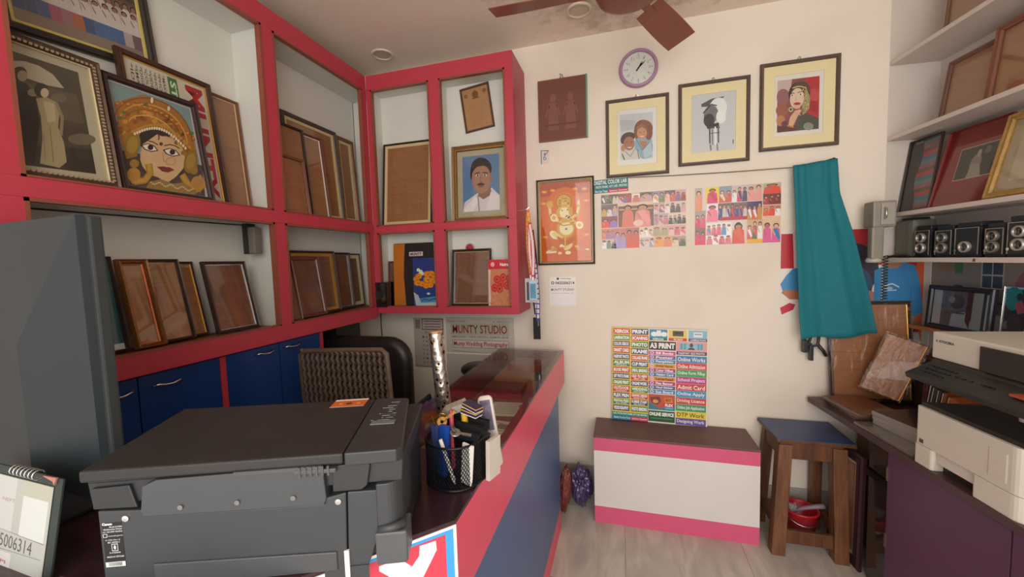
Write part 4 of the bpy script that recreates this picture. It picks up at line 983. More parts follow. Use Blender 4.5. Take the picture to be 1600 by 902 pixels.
# adapter box
ab = empty('wall_adapter', 'grey plastic adapter box fixed under the middle shelf rail on the left', 'adapter', T(-1.67, 1.455, 1.63))
MB().box(-.03, .03, -.02, .02, 0, .125, .006).build('adapter_body', mat('grey_adapter', '#77706a', .45), ab)
MB().box(-.034, -.004, -.024, .022, .0, .142, .004).build('socket_plate', mat('dark_socket', '#2a2624', .5), ab)
cw_ = MB().tube([(-1.7, 1.45, 1.765), (-1.72, 1.25, 1.765), (-1.74, .95, 1.766), (-1.75, .72, 1.766)], .003, 6).build('cable', mat('dark_cable', '#3a332e', .5)); setp(cw_, 'thin dark cable running under the middle left shelf to the adapter', 'cable')

# ================================================================== BACK UNIT CONTENTS
ZB, ZBL = 1.812, 1.283
def portrait(w, h):
    a = Art(w, h, [(918, 708), (1090, 690), (1088, 905), (918, 905)])
    a.poly([(918, 708), (1090, 690), (1088, 905), (918, 905)], '#5d7fa8')
    a.poly([(918, 905), (925, 870), (980, 840), (1050, 820), (1088, 850), (1088, 905)], '#d8cdd2'); a.line([(985, 845), (990, 905)], 5, '#8a8088')
    a.poly([(985, 820), (1040, 800), (1050, 845), (1010, 862), (988, 850)], '#8f6450'); a.ell(1004, 748, 48, 40, '#241c1a'); a.ell(961, 768, 9, 24, '#2a201e')
    a.ell(1003, 786, 44, 54, '#a87a65'); a.ell(1048, 785, 7, 14, '#9a6c58'); a.poly([(960, 768), (966, 735), (1000, 718), (1038, 730), (1048, 768), (1040, 748), (1015, 738), (985, 742), (968, 756)], '#241c1a')
    a.line([(972, 768), (995, 763)], 4, '#2c211e'); a.line([(1010, 763), (1034, 766)], 4, '#2c211e'); a.ell(985, 774, 8, 4, '#e8dcd4'); a.ell(986, 774, 4, 4, '#2a1e1c'); a.ell(1020, 774, 8, 4, '#e8dcd4'); a.ell(1019, 774, 4, 4, '#2a1e1c')
    a.line([(1000, 775), (996, 795), (1006, 797)], 3, '#8a5c4a'); a.poly([(980, 806), (1000, 800), (1020, 806), (1012, 811), (988, 811)], '#2a1e1c'); a.ell(1000, 815, 12, 3, '#8a4a44')
    a.poly([(925, 890), (975, 850), (985, 870), (960, 905), (925, 905)], '#e8e0e2'); a.poly([(1045, 835), (1085, 850), (1088, 905), (1020, 905)], '#e4dade'); return a
shelf(FR_B, 'picture_frame', 'dark thin frame with cream lip and hardboard back, upper left of the back unit', -1.535, -1.172, .55, 6.5, .062, ZB, .012, .018, mat('near_black_frame', '#33231f', .35), lip=(.018, mat('cream_gold_lip', '#cdb585', .45)))
shelf(FR_B, 'picture_frame', 'gilt beaded frame with studio portrait of a moustached man in white', -1.04, -.66, .482, 3, .1, ZB, .034, .028, mat('gilt_brown_frame', '#84603a', .35, .4, .2, 60, bump=.3), bead=mat('bright_gold_bead', '#c9a258', .3, .6), mount=(.034, mat('grey_beige_mount', '#b0a58e', .6, var=.05)), art=portrait, back=WHITEP)
Mc = leanM(FR_B, -.945, -.75, .13, 2.385, 0) @ Matrix.Rotation(R(-7), 4, 'Y')
def cert(w, h):
    a = Art(w, h); a.rect(0, 0, 1, 1, '#b08258'); a.ell(.5, .17, .12, .09, '#7a5230'); a.poly([(.42, .18), (.5, .04), (.58, .18)], '#7a5230'); a.rect(.36, .24, .64, .27, '#7d5634'); a.ell(.14, .16, .07, .05, '#8a5f3c'); a.ell(.86, .13, .07, .05, '#8a5f3c')
    random.seed(5)
    for i in range(14): a.rect(.14+.1*random.random(), .36+.042*i, .66+.2*random.random(), .372+.042*i, '#a0744c', 8)
    return a
framed('certificate_frame', 'small brown framed certificate hanging tilted in the upper right compartment', 'picture frame', Mc, .195, .275, .013, .012, mat('thin_brown_frame', '#5a3d2c', .4), art=cert, back=WHITEP, glass=True)
shelf(FR_B, 'picture_frame', 'dark red brown wrapped frame in the lower left compartment beside the black box', -1.55, -1.485, .3, 5, .1, ZBL, .012, .014, REDWOOD, back=MDFD)
bxx = MB().box(-.055, .055, -.045, .045, 0, .165, .004).build('black_speaker', BLACKG, M=T(-1.548, 2.285, ZBL-.002)); setp(bxx, 'small black speaker box in the corner of the lower shelf', 'speaker')
MB().lathe([(.03, -.0455), (.03, -.048), (.024, -.047), (.008, -.046)], 20, c=(0, 0, .08), axis='y').build('speaker_cone', BLACKP, bxx)
# album
Ma = leanM(FR_B, -1.478, -1.17, .095, ZBL, 3)
al_ = empty('photo_album', 'tall black photo album with orange spine strip behind the blue flower book', 'album', Ma)
MB().box(-.154, .154, -.032, 0, 0, .415, .004).build('album_body', mat('black_album_leather', '#241b1b', .4, var=.15), al_)
MB().prism([(-.156, .0), (-.068, 0), (-.075, .1), (-.082, .2), (-.078, .3), (-.07, .412), (-.156, .412)], -.0335, -.031, 'y').build('orange_strip', mat('orange_leather', '#b86a1c', .45, var=.1), al_)
a = Art(.1, .028); a.rect(0, 0, 1, 1, '#c8b8bc'); a.text('MUNTY', .08, .18, .92, .85, '#4a3a4a', .04); o = a.build('name_label', al_, y=-.0325, thick=.0008, z0=.328); o.location.x = .012
def flowers(w, h):
    a = Art(w, h, [(358, 195), (590, 190), (595, 638), (380, 640)]); a.poly([(358, 195), (590, 190), (595, 638), (380, 640)], '#2e3a78'); a.poly([(360, 500), (595, 470), (595, 640), (380, 640)], '#27407c'); a.poly([(362, 515), (420, 545), (440, 600), (590, 600), (595, 640), (400, 640)], '#a8b4b8'); a.poly([(430, 570), (595, 550), (595, 600), (445, 610)], '#4a86b0')
    for x, y in ((415, 310), (440, 325), (455, 345), (430, 350)): a.ell(x, y, 16, 16, '#d8dcc8'); a.ell(x, y, 5, 5, '#a8a840')
    for x, y, r_ in ((420, 370, 32), (395, 395, 28), (410, 430, 34), (450, 440, 30), (500, 350, 34), (540, 345, 32), (570, 380, 34), (500, 400, 36), (545, 410, 34), (490, 455, 32), (530, 450, 30), (575, 420, 26)): a.ell(x, y, r_, r_*.85, '#c87818'); a.ell(x+4, y+3, r_*.72, r_*.6, '#e08a22'); a.ell(x+6, y+4, r_*.3, r_*.25, '#b8640f')
    a.line([(450, 590), (480, 575), (520, 590), (560, 570), (590, 580)], 6, '#1c2a5a'); a.ell(512, 528, 16, 9, '#c8ccd8'); return a
fb = flowers(.172, .315); Mf = leanM(FR_B, -1.318, -1.146, .045, ZBL, 2)
o = fb.build('flower_book', None, thick=.012, M=Mf, m=PRINTG, paper='#8a94a8'); setp(o, 'blue book with orange flowers on its cover leaning against the black album', 'book')
fr_ = shelf(FR_B, 'picture_frame', 'dark frame with left silver inner edge, beside the red rose packet', -1.06, -.795, .36, 8, .06, ZBL, .016, .018, mat('near_black_frame', '#33231f', .35), back=MDFD, lip=(.003, CLIP_))
MB().box(-.117, -.110, -.014, -.01, .016, .345).build('silver_edge', mat('silver_lip', '#cfcfd2', .25, .8), fr_)
rh = empty('red_hook', 'red and silver round hanger standing up behind the dark frame', 'hanger', T(-.945, 2.374, ZBL))
MB().box(-.02, .02, -.003, .003, 0, .37).build('strap', CHROME, rh)
MB().lathe([(.0, -.006), (.03, -.006), (.032, -.0), (.03, .004), (0, .004)], 24, c=(0, 0, .37), axis='y').build('plate', CHROME, rh)
MB().lathe([(.0, -.014), (.02, -.013), (.024, -.006)], 24, c=(0, 0, .37), axis='y').build('red_disc', mat('red_plastic', '#a31c2c', .35), rh)
def roses(a):
    a.rect(0, 0, 1, 1, '#c07a58'); a.rect(0, 0, 1, .2, '#c01c30'); a.text('Natraj', .48, .07, .84, .16, '#f0e0dc', .03); a.ell(.18, .1, .08, .05, '#e0a8a8')
    random.seed(2)
    for x, y in ((.35, .42), (.6, .38), (.85, .4), (.5, .52), (.75, .55), (.25, .6), (.9, .55), (.45, .62)): a.ell(x, y, .14, .09, '#b8302c'); a.ell(x+.01, y, .09, .055, '#c84a3c'); a.ell(x, y, .04, .025, '#8a1c20')
    for i in range(60): x, y = random.uniform(.1, .95), random.uniform(.68, .96); a.line([(x, y), (x+random.uniform(-.08, .08), y-.04)], .012, random.choice(['#d8a884', '#a85a3c', '#c88a60']), 40)
    a.poly([(0, .2), (.1, .22), (.07, .5), (.1, .8), (.06, 1), (0, 1)], '#d8b4a8')
a = Art(.158, .288); roses(a); setp(a.build('rose_packet', None, thick=.014, M=leanM(FR_B, -.783, -.648, .035, ZBL, 3), m=PRINTG, paper='#b88a70'), 'red and rose printed packet reading Natraj in the lower right compartment', 'packet')

# ================================================================== BENCH + SERVICE BOARD
bn = empty('storage_bench', 'low box bench with pink bands, white front and brown top against the back wall', 'bench', T(.26, 2.266, 0))
BPINK = mat('rose_pink_laminate', '#d65a7e', .4, var=.03)
MB().box(-.432, .43, .012, .27, 0, .515).build('body', mat('bench_body', '#c9bcb0', .6), bn)
MB().box(-.432, .43, 0, .012, 0, .1).build('pink_band', BPINK, bn)
MB().box(-.432, .43, 0, .012, .1, .438).build('white_panel', mat('white_bench_laminate', '#dcd8d2', .45, var=.04, scale=3), bn)
MB().box(-.432, .43, 0, .012, .438, .515).build('pink_band', BPINK, bn)
MB().box(-.434, .432, -.002, .272, .515, .527, .002).build('bench_top', mat('brown_bench_top', '#66463e', .45, var=.1), bn)

def service(a):
    Y_ = '#e8c23c'; a.rect(0, 0, 1, 1, Y_)
    B_, R_, G_ = '#2c4a80', '#c43a3c', '#3f8a4a'
    c1 = [('XEROX', R_, .058), ('LAMINATION', G_, .053), ('COLOR XEROX', B_, .053), ('SMART CARD', R_, .058), ('PASSPORT PHOTO', B_, .055), ('ALBUM', G_, .062), ('BOOK PRINT', R_, .055), ('GIFT PHOTO FRAME', B_, .055), ('ONLINE PRINT', G_, .055), ('OUTDOOR', R_, .06), ('FLEX PRIN', B_, .055), ('PRINTING PRESS', G_, .055), ('VIDEOGRAPHY', B_, .058)]
    c2 = [('PRINT', B_, .06), ('SCANING', R_, .055), ('PHOTO', G_, .06), ('FRAME', B_, .06), ('COLLAGE FRAME', R_, .055), ('CUP PRINT', B_, .058), ('SPIRAL BINDING', G_, .055), ('OLD TO NEW', R_, .062), ('ONLINE WORK', B_, .055), ('WEDDING', G_, .06), ('GRAPHIC DESIGN', R_, .055), ('RUBBER STAMP', B_, .058), ('PHOTO BINDING', G_, .06)]
    sub = {'ALBUM': 'KARIZMA ALBUM AND ALL', 'OUTDOOR': 'PHOTOGRAPHY', 'PRINTING PRESS': 'ALL TYPES', 'OLD TO NEW': 'SMART CARD', 'WEDDING': 'PHOTOGRAPHY', 'RUBBER STAMP': 'SEAL MAKING', 'GRAPHIC DESIGN': 'BANNER POSTER'}
    for cc, x0, x1 in ((c1, .01, .192), (c2, .208, .388)):
        y = .01; tot = sum(h for _, _, h in cc); k_ = (.9-.01*len(cc))/tot
        for s_, c, h in cc:
            h *= k_; a.rect(x0, y, x1, y+h, c)
            if s_ in sub: a.text(s_, x0+.008, y+.1*h, x1-.008, y+.62*h, '#f2efe8', .04); a.text(sub[s_], x0+.03, y+.7*h, x1-.03, y+.93*h, '#f2efe8', .02)
            else: a.text(s_, x0+.008, y+.17*h, x1-.008, y+.83*h, '#f2efe8', .05)
            y += h+.01
    a.rect(0, .915, .392, .955, '#2a8a78'); a.text('CARD, POSTER, PHOTO FRAME, HOT CAFE, PRINTING', .01, .922, .38, .945, '#e8f2ec', .02)
    a.rect(0, .955, .21, 1, '#2a7aa0'); a.text('Quality You Can Trust', .02, .963, .2, .99, '#e8f2f6', .02); a.rect(.21, .955, .392, 1, '#c43a5c'); a.text('Satisfaction Guaranteed', .22, .965, .38, .985, '#f6e4e8', .01)
    a.rect(.392, 0, 1, 1, '#e6dcc8')
    a.rect(.4, .01, .585, .125, '#3f8ca8'); a.rect(.4, .098, .585, .125, '#2c6a58'); a.ell(.45, .06, .035, .025, '#e8eef0'); a.ell(.55, .06, .035, .025, '#e8eef0'); a.rect(.475, .02, .52, .08, '#e8eef0'); a.text('XEROX', .43, .1, .55, .122, '#e8f2ec', .03)
    a.rect(.6, .01, .785, .125, '#e2c860'); a.rect(.6, .095, .785, .125, '#c43a3c'); a.rect(.64, .02, .75, .075, '#4a4448'); a.rect(.66, .03, .73, .05, '#2c282c'); a.text('SCAN', .65, .1, .74, .12, '#f2e8e0', .03)
    a.rect(.8, .01, .985, .125, '#8ab8c8'); a.rect(.8, .095, .985, .125, '#5a4468'); a.rect(.85, .03, .94, .08, '#e0e4e8'); a.rect(.86, .045, .93, .055, '#7a8288'); a.text('LAMINATION', .82, .1, .97, .12, '#e8e8f0', .02)
    a.rect(.395, .135, .675, .225, '#3a2c30'); a.text('A3 PRINT', .405, .15, .665, .21, '#f0ece4', .05)
    a.rect(.68, .13, .985, .23, '#e09a94'); a.rect(.71, .145, .95, .21, '#8ac0d0'); a.ell(.83, .165, .018, .022, '#5a4038'); a.poly([(.79, .21), (.81, .19), (.85, .19), (.87, .21)], '#3a4a5a')
    for i in range(4):
        for x in (.72, .755, .89, .92): a.rect(x, .15+.015*i, x+.022, .16+.015*i, '#5a8a9a', 200)
    a.rect(.68, .23, .985, .265, '#5a3c5a'); a.text('PASSPORT SIZE PHOTO', .7, .237, .965, .258, '#f0e4ec', .02)
    its = [('Bill Books', '#c84a8a'), ('Poster', '#7a5a98'), ('Pamphlets', '#3a8ab0'), ('Digital Xerox', '#e09a28'), ('Color Offset', '#a8407a'), ('Visiting Card', '#3a78a8'), ('Letterhead', '#e0902c'), ('Flex Banner', '#b83a78'), ('Vinyl Sticker', '#4a6a98'), ('Sun Board', '#3a8ab8')]
    for i, (s_, c) in enumerate(its):
        y = .237+.0455*i; a.rect(.395, y, .672, y+.04, c); a.ell(.43, y+.02, .02, .016, '#d8d0e0'); a.ell(.43, y+.02, .01, .009, c); a.text(s_, .47, y+.007, .65, y+.034, '#4a3010' if c[1:3] in ('e0',) else '#f2ecf0', .03)
    a.rect(.395, .695, .672, .86, '#3a8090'); a.poly([(.395, .695), (.672, .695), (.672, .78), (.52, .84), (.395, .78)], '#c4543c'); a.poly([(.41, .73), (.51, .715), (.53, .76), (.49, .81), (.43, .79)], '#7a3a34'); a.ell(.47, .77, .03, .02, '#d8a070'); a.poly([(.56, .73), (.64, .72), (.65, .775), (.57, .78)], '#e08a2c'); a.text('BEST', .575, .735, .635, .765, '#5a2c10', .03); a.rect(.56, .785, .665, .825, '#b82c34'); a.text('FLEX', .57, .79, .655, .82, '#f4ece8', .05); a.rect(.57, .83, .655, .845, '#5ac0d8')
    a.rect(.395, .87, .672, .985, '#28583c'); a.text('ONLINE SERVICE', .405, .885, .662, .925, '#eef2ea', .05); a.rect(.42, .945, .65, .955, '#5a8a6a')
    jt = [('Online Works', '#3f80b0'), ('Online Admission', '#cc4a50'), ('Online Form Fillup', '#4aa05c'), ('School Project', '#b84a90'), ('Admit Card', '#cc4a4c'), ('Online Apply', '#4a98c0'), ('Driving Licence', '#cc4a44'), ('Online Job Application', '#3f9a6a'), ('DTP Work', '#e6cf4c'), ('Designing Work', '#6a5a9c')]
    for i, (s_, c) in enumerate(jt):
        y = .275+.0722*i; a.rect(.68, y, .985, y+.07, c); a.text(s_, .695, y+.014, .97, y+.058, '#f2f0ee' if s_ != 'DTP Work' else '#3c3420', .012)
a = Art(.556, .592); service(a)
M = axesM((.204, 2.527, .528), (1, .0, -.015), (0, .012, .59))
o = a.build('service_board', None, thick=.006, M=M, m=PRINTG, paper='#cfc6b4'); setp(o, 'multicoloured board listing XEROX, PRINT and A3 PRINT services standing on the low bench', 'sign board')

# ================================================================== STOOL AND BUCKET
WD = woodmat('worn_orange_wood', '#573320', '#7e5230', .5, 3, 2)
WDD = woodmat('worn_dark_wood', '#4a2a18', '#6f4526', .5, 3, 2)
st = empty('wooden_stool', 'worn wooden stool with slanted legs and blue laminate top beside the bench', 'stool', T(.925, 2.39, 0))
def leg(x0, y0, x1, y1, s_, m, nm='leg'):
    b = MB(); r_ = [[Vector((x+dx*s_, y+dy*s_, z)) for dx, dy in ((-1, -1), (1, -1), (1, 1), (-1, 1))] for x, y, z in ((x0, y0, 0), (x1, y1, .575))]
    return b.rings(r_).build(nm, m, st, bevel=.003)
leg(-.165, -.15, -.125, -.11, .031, WD); leg(.113, -.15, .11, -.11, .031, WD)
leg(-.165, .115, -.13, .1, .024, WDD); leg(.108, .115, .105, .1, .024, WD)
b = MB(); b.box(-.15, .128, -.132, -.114, .5, .585); b.box(-.15, .128, .1, .118, .5, .585); b.box(-.15, -.132, -.12, .11, .5, .585); b.box(.11, .128, -.12, .11, .5, .585)
b.build('apron', WDD, st, bevel=.002)
for y_, in ((-.148,), (.105,)): MB().box(-.145, .11, y_-.01, y_+.01, .06, .13).build('stretcher', WDD, st, bevel=.002)
for x_ in (-.155, .112): MB().box(x_-.01, x_+.01, -.13, .1, .1, .15).build('stretcher', WD, st, bevel=.002)
bb = MB().prism([(-.165, -.14), (.178, -.14), (.178, .14), (-.175, .14)], .585, .602, 'z').build('seat', WDD, st, bevel=.002)
MB().prism([(-.163, -.138), (.176, -.138), (.176, .138), (-.173, .138)], .602, .606, 'z').build('laminate_top', mat('worn_blue_laminate', '#3a4a72', .4, var=.35, scale=5), bb)

bk = empty('bucket', 'red plastic bucket with a cleaning brush inside under the wooden stool', 'bucket', T(.92, 2.385, 0) @ Matrix.Scale(.88, 4))
REDB = mat('red_bucket_plastic', '#b81c2c', .35)
MB().lathe([(.0, .004), (.068, .004), (.07, 0), (.09, .185), (.098, .19), (.098, .198), (.09, .2), (.086, .192), (.067, .01), (0, .01)], 36, caps=False).build('pail', REDB, bk, smooth=True)
MB().tube([(-.096*math.cos(t_*PI/12), -.09*math.sin(t_*PI/12)-.01, .185-.05*math.sin(t_*PI/12)) for t_ in range(13)], .0022, 6).build('handle', CHROME, bk, smooth=True)
br_ = empty('cleaning_brush', 'grey handled brush resting across the red bucket', 'brush', T(.93, 2.375, .177) @ Matrix.Scale(.88, 4))
MB().tube([(-.06, 0, -.03), (.0, -.01, .006), (.06, -.02, .03), (.1, -.03, .045)], [.01, .011, .014, .015], 10).build('handle', mat('mauve_grey_plastic', '#857580', .5), br_, smooth=True)
b = MB(); random.seed(8)
for i in range(40):
    x, y = -.065+random.uniform(-.02, .02), random.uniform(-.02, .02); b.tube([(x, y, -.03), (x+random.uniform(-.01, .01), y+random.uniform(-.01, .01), .02)], .0015, 4)
b.build('bristles', mat('pale_bristles', '#b8b0ac', .7), br_)
rg = MB()
def lump(name, label, cat, c, s_, m, seed=0, amp=.18, sub=4, fr=2.2, rot=(0, 0, 0)):
    bm = bmesh.new(); bmesh.ops.create_icosphere(bm, subdivisions=sub, radius=1)
    for v in bm.verts:
        n_ = noise.noise(v.co*fr+Vector((seed, seed*2, 0))); n2 = noise.noise(v.co*fr*3+Vector((seed, 0, 5))); n3 = abs(noise.noise(v.co*fr*1.7+Vector((0, seed, 9))))
        v.co *= 1+amp*n_+amp*.35*n2-amp*1.1*n3
    for v in bm.verts:
        v.co = Euler(rot).to_matrix() @ Vector((v.co.x*s_[0], v.co.y*s_[1], v.co.z*s_[2]))
    mz = min(v.co.z for v in bm.verts)
    for v in bm.verts: v.co.z -= mz
    me = bpy.data.meshes.new(name); bm.to_mesh(me); bm.free(); me.materials.append(m)
    for p in me.polygons: p.use_smooth = True
    o = bpy.data.objects.new(name, me); col.objects.link(o); o.location = c
    return setp(o, label, cat)
lump('plastic_bag', 'crumpled purple and clear plastic bag on the floor between counter and bench', 'bag', (-.265, 2.40, .0), (.07, .085, .12), mat('purple_film', '#4a3a68', .22, var=.6, scale=14, coat=.6), 3, .28, 5, 2.2)
lump('wrapped_bundle', 'upright reddish brown wrapped bundle on the floor against the counter end', 'bundle', (-.352, 2.3, .0), (.036, .045, .15), mat('reddish_brown_wrap', '#7a3a32', .4, var=.55, scale=22, coat=.2), 8, .2, 5, 2.2, (.0, .1, 0))

# ================================================================== RIGHT SIDE (local x towards the viewer, y into the wall)
def RM(x, y, z, rz=0): return MR @ T(x, y, z, rz)
SHW = mat('white_shelf_paint', '#d2c8c0', .55, var=.05)
for nm, z, lb in ((1, 2.503, 'white wall shelf, topmost on the right, under the uppermost brown frame'), (2, 2.122, 'white wall shelf carrying two brown frames on the right'), (3, 1.727, 'white wall shelf carrying the red mounted frame on the right'), (4, 1.497, 'white wall shelf carrying the old cameras')):
    o = MB().box(.0, 1.6, 0, .2245, 0, .02, .0015).build('wall_shelf', SHW, M=RM(0, 0, z)); setp(o, lb, 'shelf')
    if nm == 4: MB().box(.493, .503, -.0015, .0, .004, .016).build('edge_mark', mat('brown_knot', '#6d5030', .6), o)

def shawl(w, h):
    a = Art(w, h); a.rect(0, 0, 1, 1, '#38302f'); a.poly([(.45, 0), (1, 0), (1, 1), (.5, 1), (.42, .7), (.34, .6), (.48, .3)], '#4a3c3c')
    y = .02; i = 0; cs = ['#5f7d88', '#9a5a6a', '#6a5040', '#b83a40', '#4f6f80']
    while y < 1:
        h_ = .055; x0 = .42+.06*math.sin(y*9); a.poly([(x0, y+.02), (1, y), (1, y+h_), (x0-.01, y+h_+.02)], cs[i % 5]); y += h_; i += 1
    a.text('Smile', .15, .015, .4, .05, '#a8a09a', .01)
    return a
def redphoto(w, h):
    a = Art(w, h); a.rect(0, 0, 1, 1, '#8c2a28'); a.rect(.28, .27, .9, .68, '#c8b0a0'); a.rect(.29, .28, .89, .67, '#3a322c'); a.ell(.6, .5, .09, .12, '#8a7f74'); a.ell(.62, .38, .035, .05, '#a8988a'); a.ell(.75, .36, .05, .05, '#6a5f55'); a.poly([(.5, .67), (.54, .5), (.68, .52), (.74, .67)], '#9c9286'); return a
def yellowpic(w, h):
    a = Art(w, h); a.rect(0, 0, 1, 1, '#b9a58c'); a.rect(.2, .14, .8, .86, '#c8b9a4'); a.rect(.55, .75, .7, .84, '#a8403a'); return a
ZS3 = 1.747
shelf(FR_R, 'picture_frame', 'black framed photo of a striped shawl, leftmost on the third right shelf', -.0+.004, .19, .36, 8, .065, ZS3, .006, .014, mat('near_black_frame', '#33231f', .35), art=shawl, back=WHITEP)
shelf(FR_R, 'picture_frame', 'red mounted frame with small dark photo on the third right shelf', .192, .47, .345, 13, .065, ZS3, .005, .014, mat('dark_red_frame', '#7a2422', .4), art=redphoto, back=WHITEP)
shelf(FR_R, 'picture_frame', 'yellow gold carved frame on the third right shelf beside the red one', .474, .74, .33, 13.5, .048, ZS3, .028, .02, mat('yellow_gold_frame', '#a88546', .45, .2, .2, 40, bump=.4), art=yellowpic, back=WHITEP)
shelf(FR_R, 'picture_frame', 'empty brown frame, left one of the second right shelf', .16, .42, .285, 8, .11, 2.142, .02, .014, mat('taupe_frame', '#6f4c3e', .45))
shelf(FR_R, 'picture_frame', 'reddish wood frame, right one of the second right shelf, nearer the viewer', .41, .72, .31, 7, .085, 2.142, .028, .018, mat('reddish_frame', '#7a4a38', .45))
shelf(FR_R, 'picture_frame', 'brown wrapped frame standing on the topmost right shelf', .155, .5, .3, 5, .12, 2.524, .012, .014, MIDWOOD, film=True)

# cameras
LEATH = mat('black_camera_leather', '#1c1a1a', .55, var=.2, scale=90, bump=.4)
ALU = mat('worn_aluminium', '#b5b0a8', .35, .6, .15)
LENS = mat('dark_lens_glass', '#2a2c30', .08, 0, .1, coat=1)
def tlr(label, t0, w, h, hood=.0, ring=ALU, big=1, strap=False, low=True, upr=True, group='old twin lens cameras'):
    r = empty('film_camera', label, 'camera', RM(t0+w/2, .035, 1.5175), group)
    MB().box(-w/2, w/2, 0, .085, 0, h*.86, .004).build('body', LEATH, r)
    MB().box(-w/2+.004, w/2-.004, .002, .08, h*.86, h, .004).build('viewing_hood', BLACKP, r)
    b = MB(); b.box(-w/2+.004, w/2-.004, -.004, 0, .012, h*.84, .0015); b.build('front_plate', BLACKP, r)
    b = MB()
    for x in (-w/2+.004, w/2-.006): b.box(x, x+.002, -.006, -.003, .012, h*.84)
    b.box(-w/2+.004, w/2-.004, -.006, -.003, h*.83, h*.85); b.build('metal_trim', ALU, r)
    for k_, (zz, on) in enumerate(((h*.3, low), (h*.62, upr))):
        if not on: continue
        rr = .0185*big*(1.08 if k_ == 0 else 1)
        L = empty_part('taking_lens' if k_ == 0 else 'viewing_lens', r)
        lens = MB().lathe([(rr, -.004), (rr, -.016), (rr*.86, -.019), (rr*.7, -.016), (rr*.66, -.01)], 28, c=(0, 0, zz), axis='y', caps=False).build('lens_ring', ring, r, smooth=True)
        MB().lathe([(rr*.7, -.009), (rr*.5, -.012), (rr*.15, -.014), (0.001, -.0142)], 24, c=(0, 0, zz), axis='y').build('lens_glass', LENS, lens, smooth=True)
    MB().lathe([(.006, -.004), (.006, -.01)], 12, c=(-w/2+.012, 0, h*.2), axis='y').build('shutter_button', CHROME, r)
    MB().lathe([(.005, 0), (.012, 0), (.012, .008), (.005, .008)], 16, c=(w/2, .04, h*.55), axis='x').build('focus_knob', ALU, r)
    if strap: MB().tube([(-w/2-.0, .04, h*.8), (-w/2-.012, .03, h*.5), (-w/2-.014, .01, .02), (-w/2-.008, -.01, .004)], .0035, 6).build('strap', LEATH, r, smooth=True)
    return r
def empty_part(n, r): return None
tlr('small black twin lens camera with pale lens rings, leftmost on the camera shelf', .155, .088, .152, big=1.22, strap=False)
tlr('black twin lens camera with worn rings, second from the left on the camera shelf', .268, .088, .143, ring=mat('tarnished_metal', '#8d877d', .35, .6, .3), big=1.2)
tlr('wide black camera with a single bright lower lens, in the middle of the camera shelf', .366, .112, .148, big=1.2, upr=False)
tlr('black twin lens camera with dark rings, fourth from the left on the camera shelf', .497, .078, .135, ring=mat('tarnished_metal', '#8d877d', .35, .6, .3), big=1.15)
tlr('black twin lens camera with large silver rings, nearest the viewer on the camera shelf', .582, .1, .155, big=1.18)
gc = MB().box(.0, .115, 0, .11, 0, .19, .022).build('camera_case', mat('grey_green_plastic', '#6d7064', .6, var=.08), M=RM(.02, .035, 1.5175)); setp(gc, 'grey green rounded case at the left end of the camera shelf', 'case')
MB().box(.02, .095, .02, .09, .19, .2, .004).build('case_lid', BLACKP, gc)
sb = MB().tube([(.0, 0, .004), (.03, .01, .008), (.06, -.004, .006), (.1, .006, .008), (.13, .002, .004)], .006, 8).build('camera_strap', LEATH, M=RM(-.0+.012, .018, 1.518), smooth=True); setp(sb, 'black leather strap lying at the left end of the camera shelf', 'strap')

# old flash unit on the corner
fl = empty('flash_unit', 'old grey flash unit with coiled cord hanging at the corner of the camera shelf', 'flash', T(1.262, 2.445, 1.5))
GR = mat('warm_grey_plastic', '#8a8478', .5, var=.08)
MB().box(-.045, .052, -.035, .05, .175, .305, .008).build('flash_head', GR, fl)
fp = MB().box(-.014, .045, -.04, -.034, .185, .296, .004).build('front_plate', mat('lighter_grey_plastic', '#9d978b', .45), fl)
MB().tube([(.0, -.04, .215), (0, -.052, .22), (0, -.052, .265), (0, -.04, .27)], .004, 8).build('chrome_bracket', CHROME, fl, smooth=True)
MB().box(-.045, .008, -.03, .012, .012, .178, .01).build('grip', GR, fl)
MB().lathe([(.0, -.005), (.03, -.004), (.034, .006), (.028, .02), (0, .02)], 24, c=(-.02, 0, 0), M=Matrix.Rotation(0, 4, 'X')).build('base_cap', mat('pale_grey_cap', '#b5b0a2', .45), fl, smooth=True)
MB().tube([(.03+.011*math.cos(i*.9), .0+.011*math.sin(i*.9), .03-.0021*i) for i in range(110)], .0028, 5).build('coiled_cord', mat('dark_cord', '#3c3833', .5), fl, smooth=True)

# posters on the corner and right wall
def cshirt(a):
    a.rect(0, 0, 1, 1, '#b8b0a6'); a.rect(.0, 0, .86, .6, '#b02a2c'); a.poly([(.7, .0), (.86, 0), (.86, .7), (.8, .6)], '#c85a30')
    a.poly([(0, .02), (.2, .0), (.45, .0), (.68, .03), (.78, .16), (.88, .42), (.66, .47), (.62, 1), (0, 1)], '#3f86bb'); a.ell(.2, 0, .2, .05, '#b07a5c'); a.poly([(.64, .47), (.88, .43), (.84, .53), (.6, .6), (.1, .62), (.1, .54)], '#a86a4c')
    a.line([(.6, .2), (.6, .46)], .01, '#2f6a98'); a.line([(.0, .2), (.2, .18), (.35, .21)], .012, '#c8d4e0'); a.line([(.02, .24), (.3, .235)], .01, '#b8c8d8'); a.ell(.12, .22, .1, .015, '#9ab8d0')
a = Art(.216, .62); cshirt(a)
M = axesM(CC+EE*.112-TT*-.0008+Vector((0, 0, .87)), EE, (0, 0, 1))
setp(a.build('poster_print', None, thick=.0006, M=M, m=PRINTG), 'poster of a man in a blue shirt in the corner below the camera shelf', 'poster')
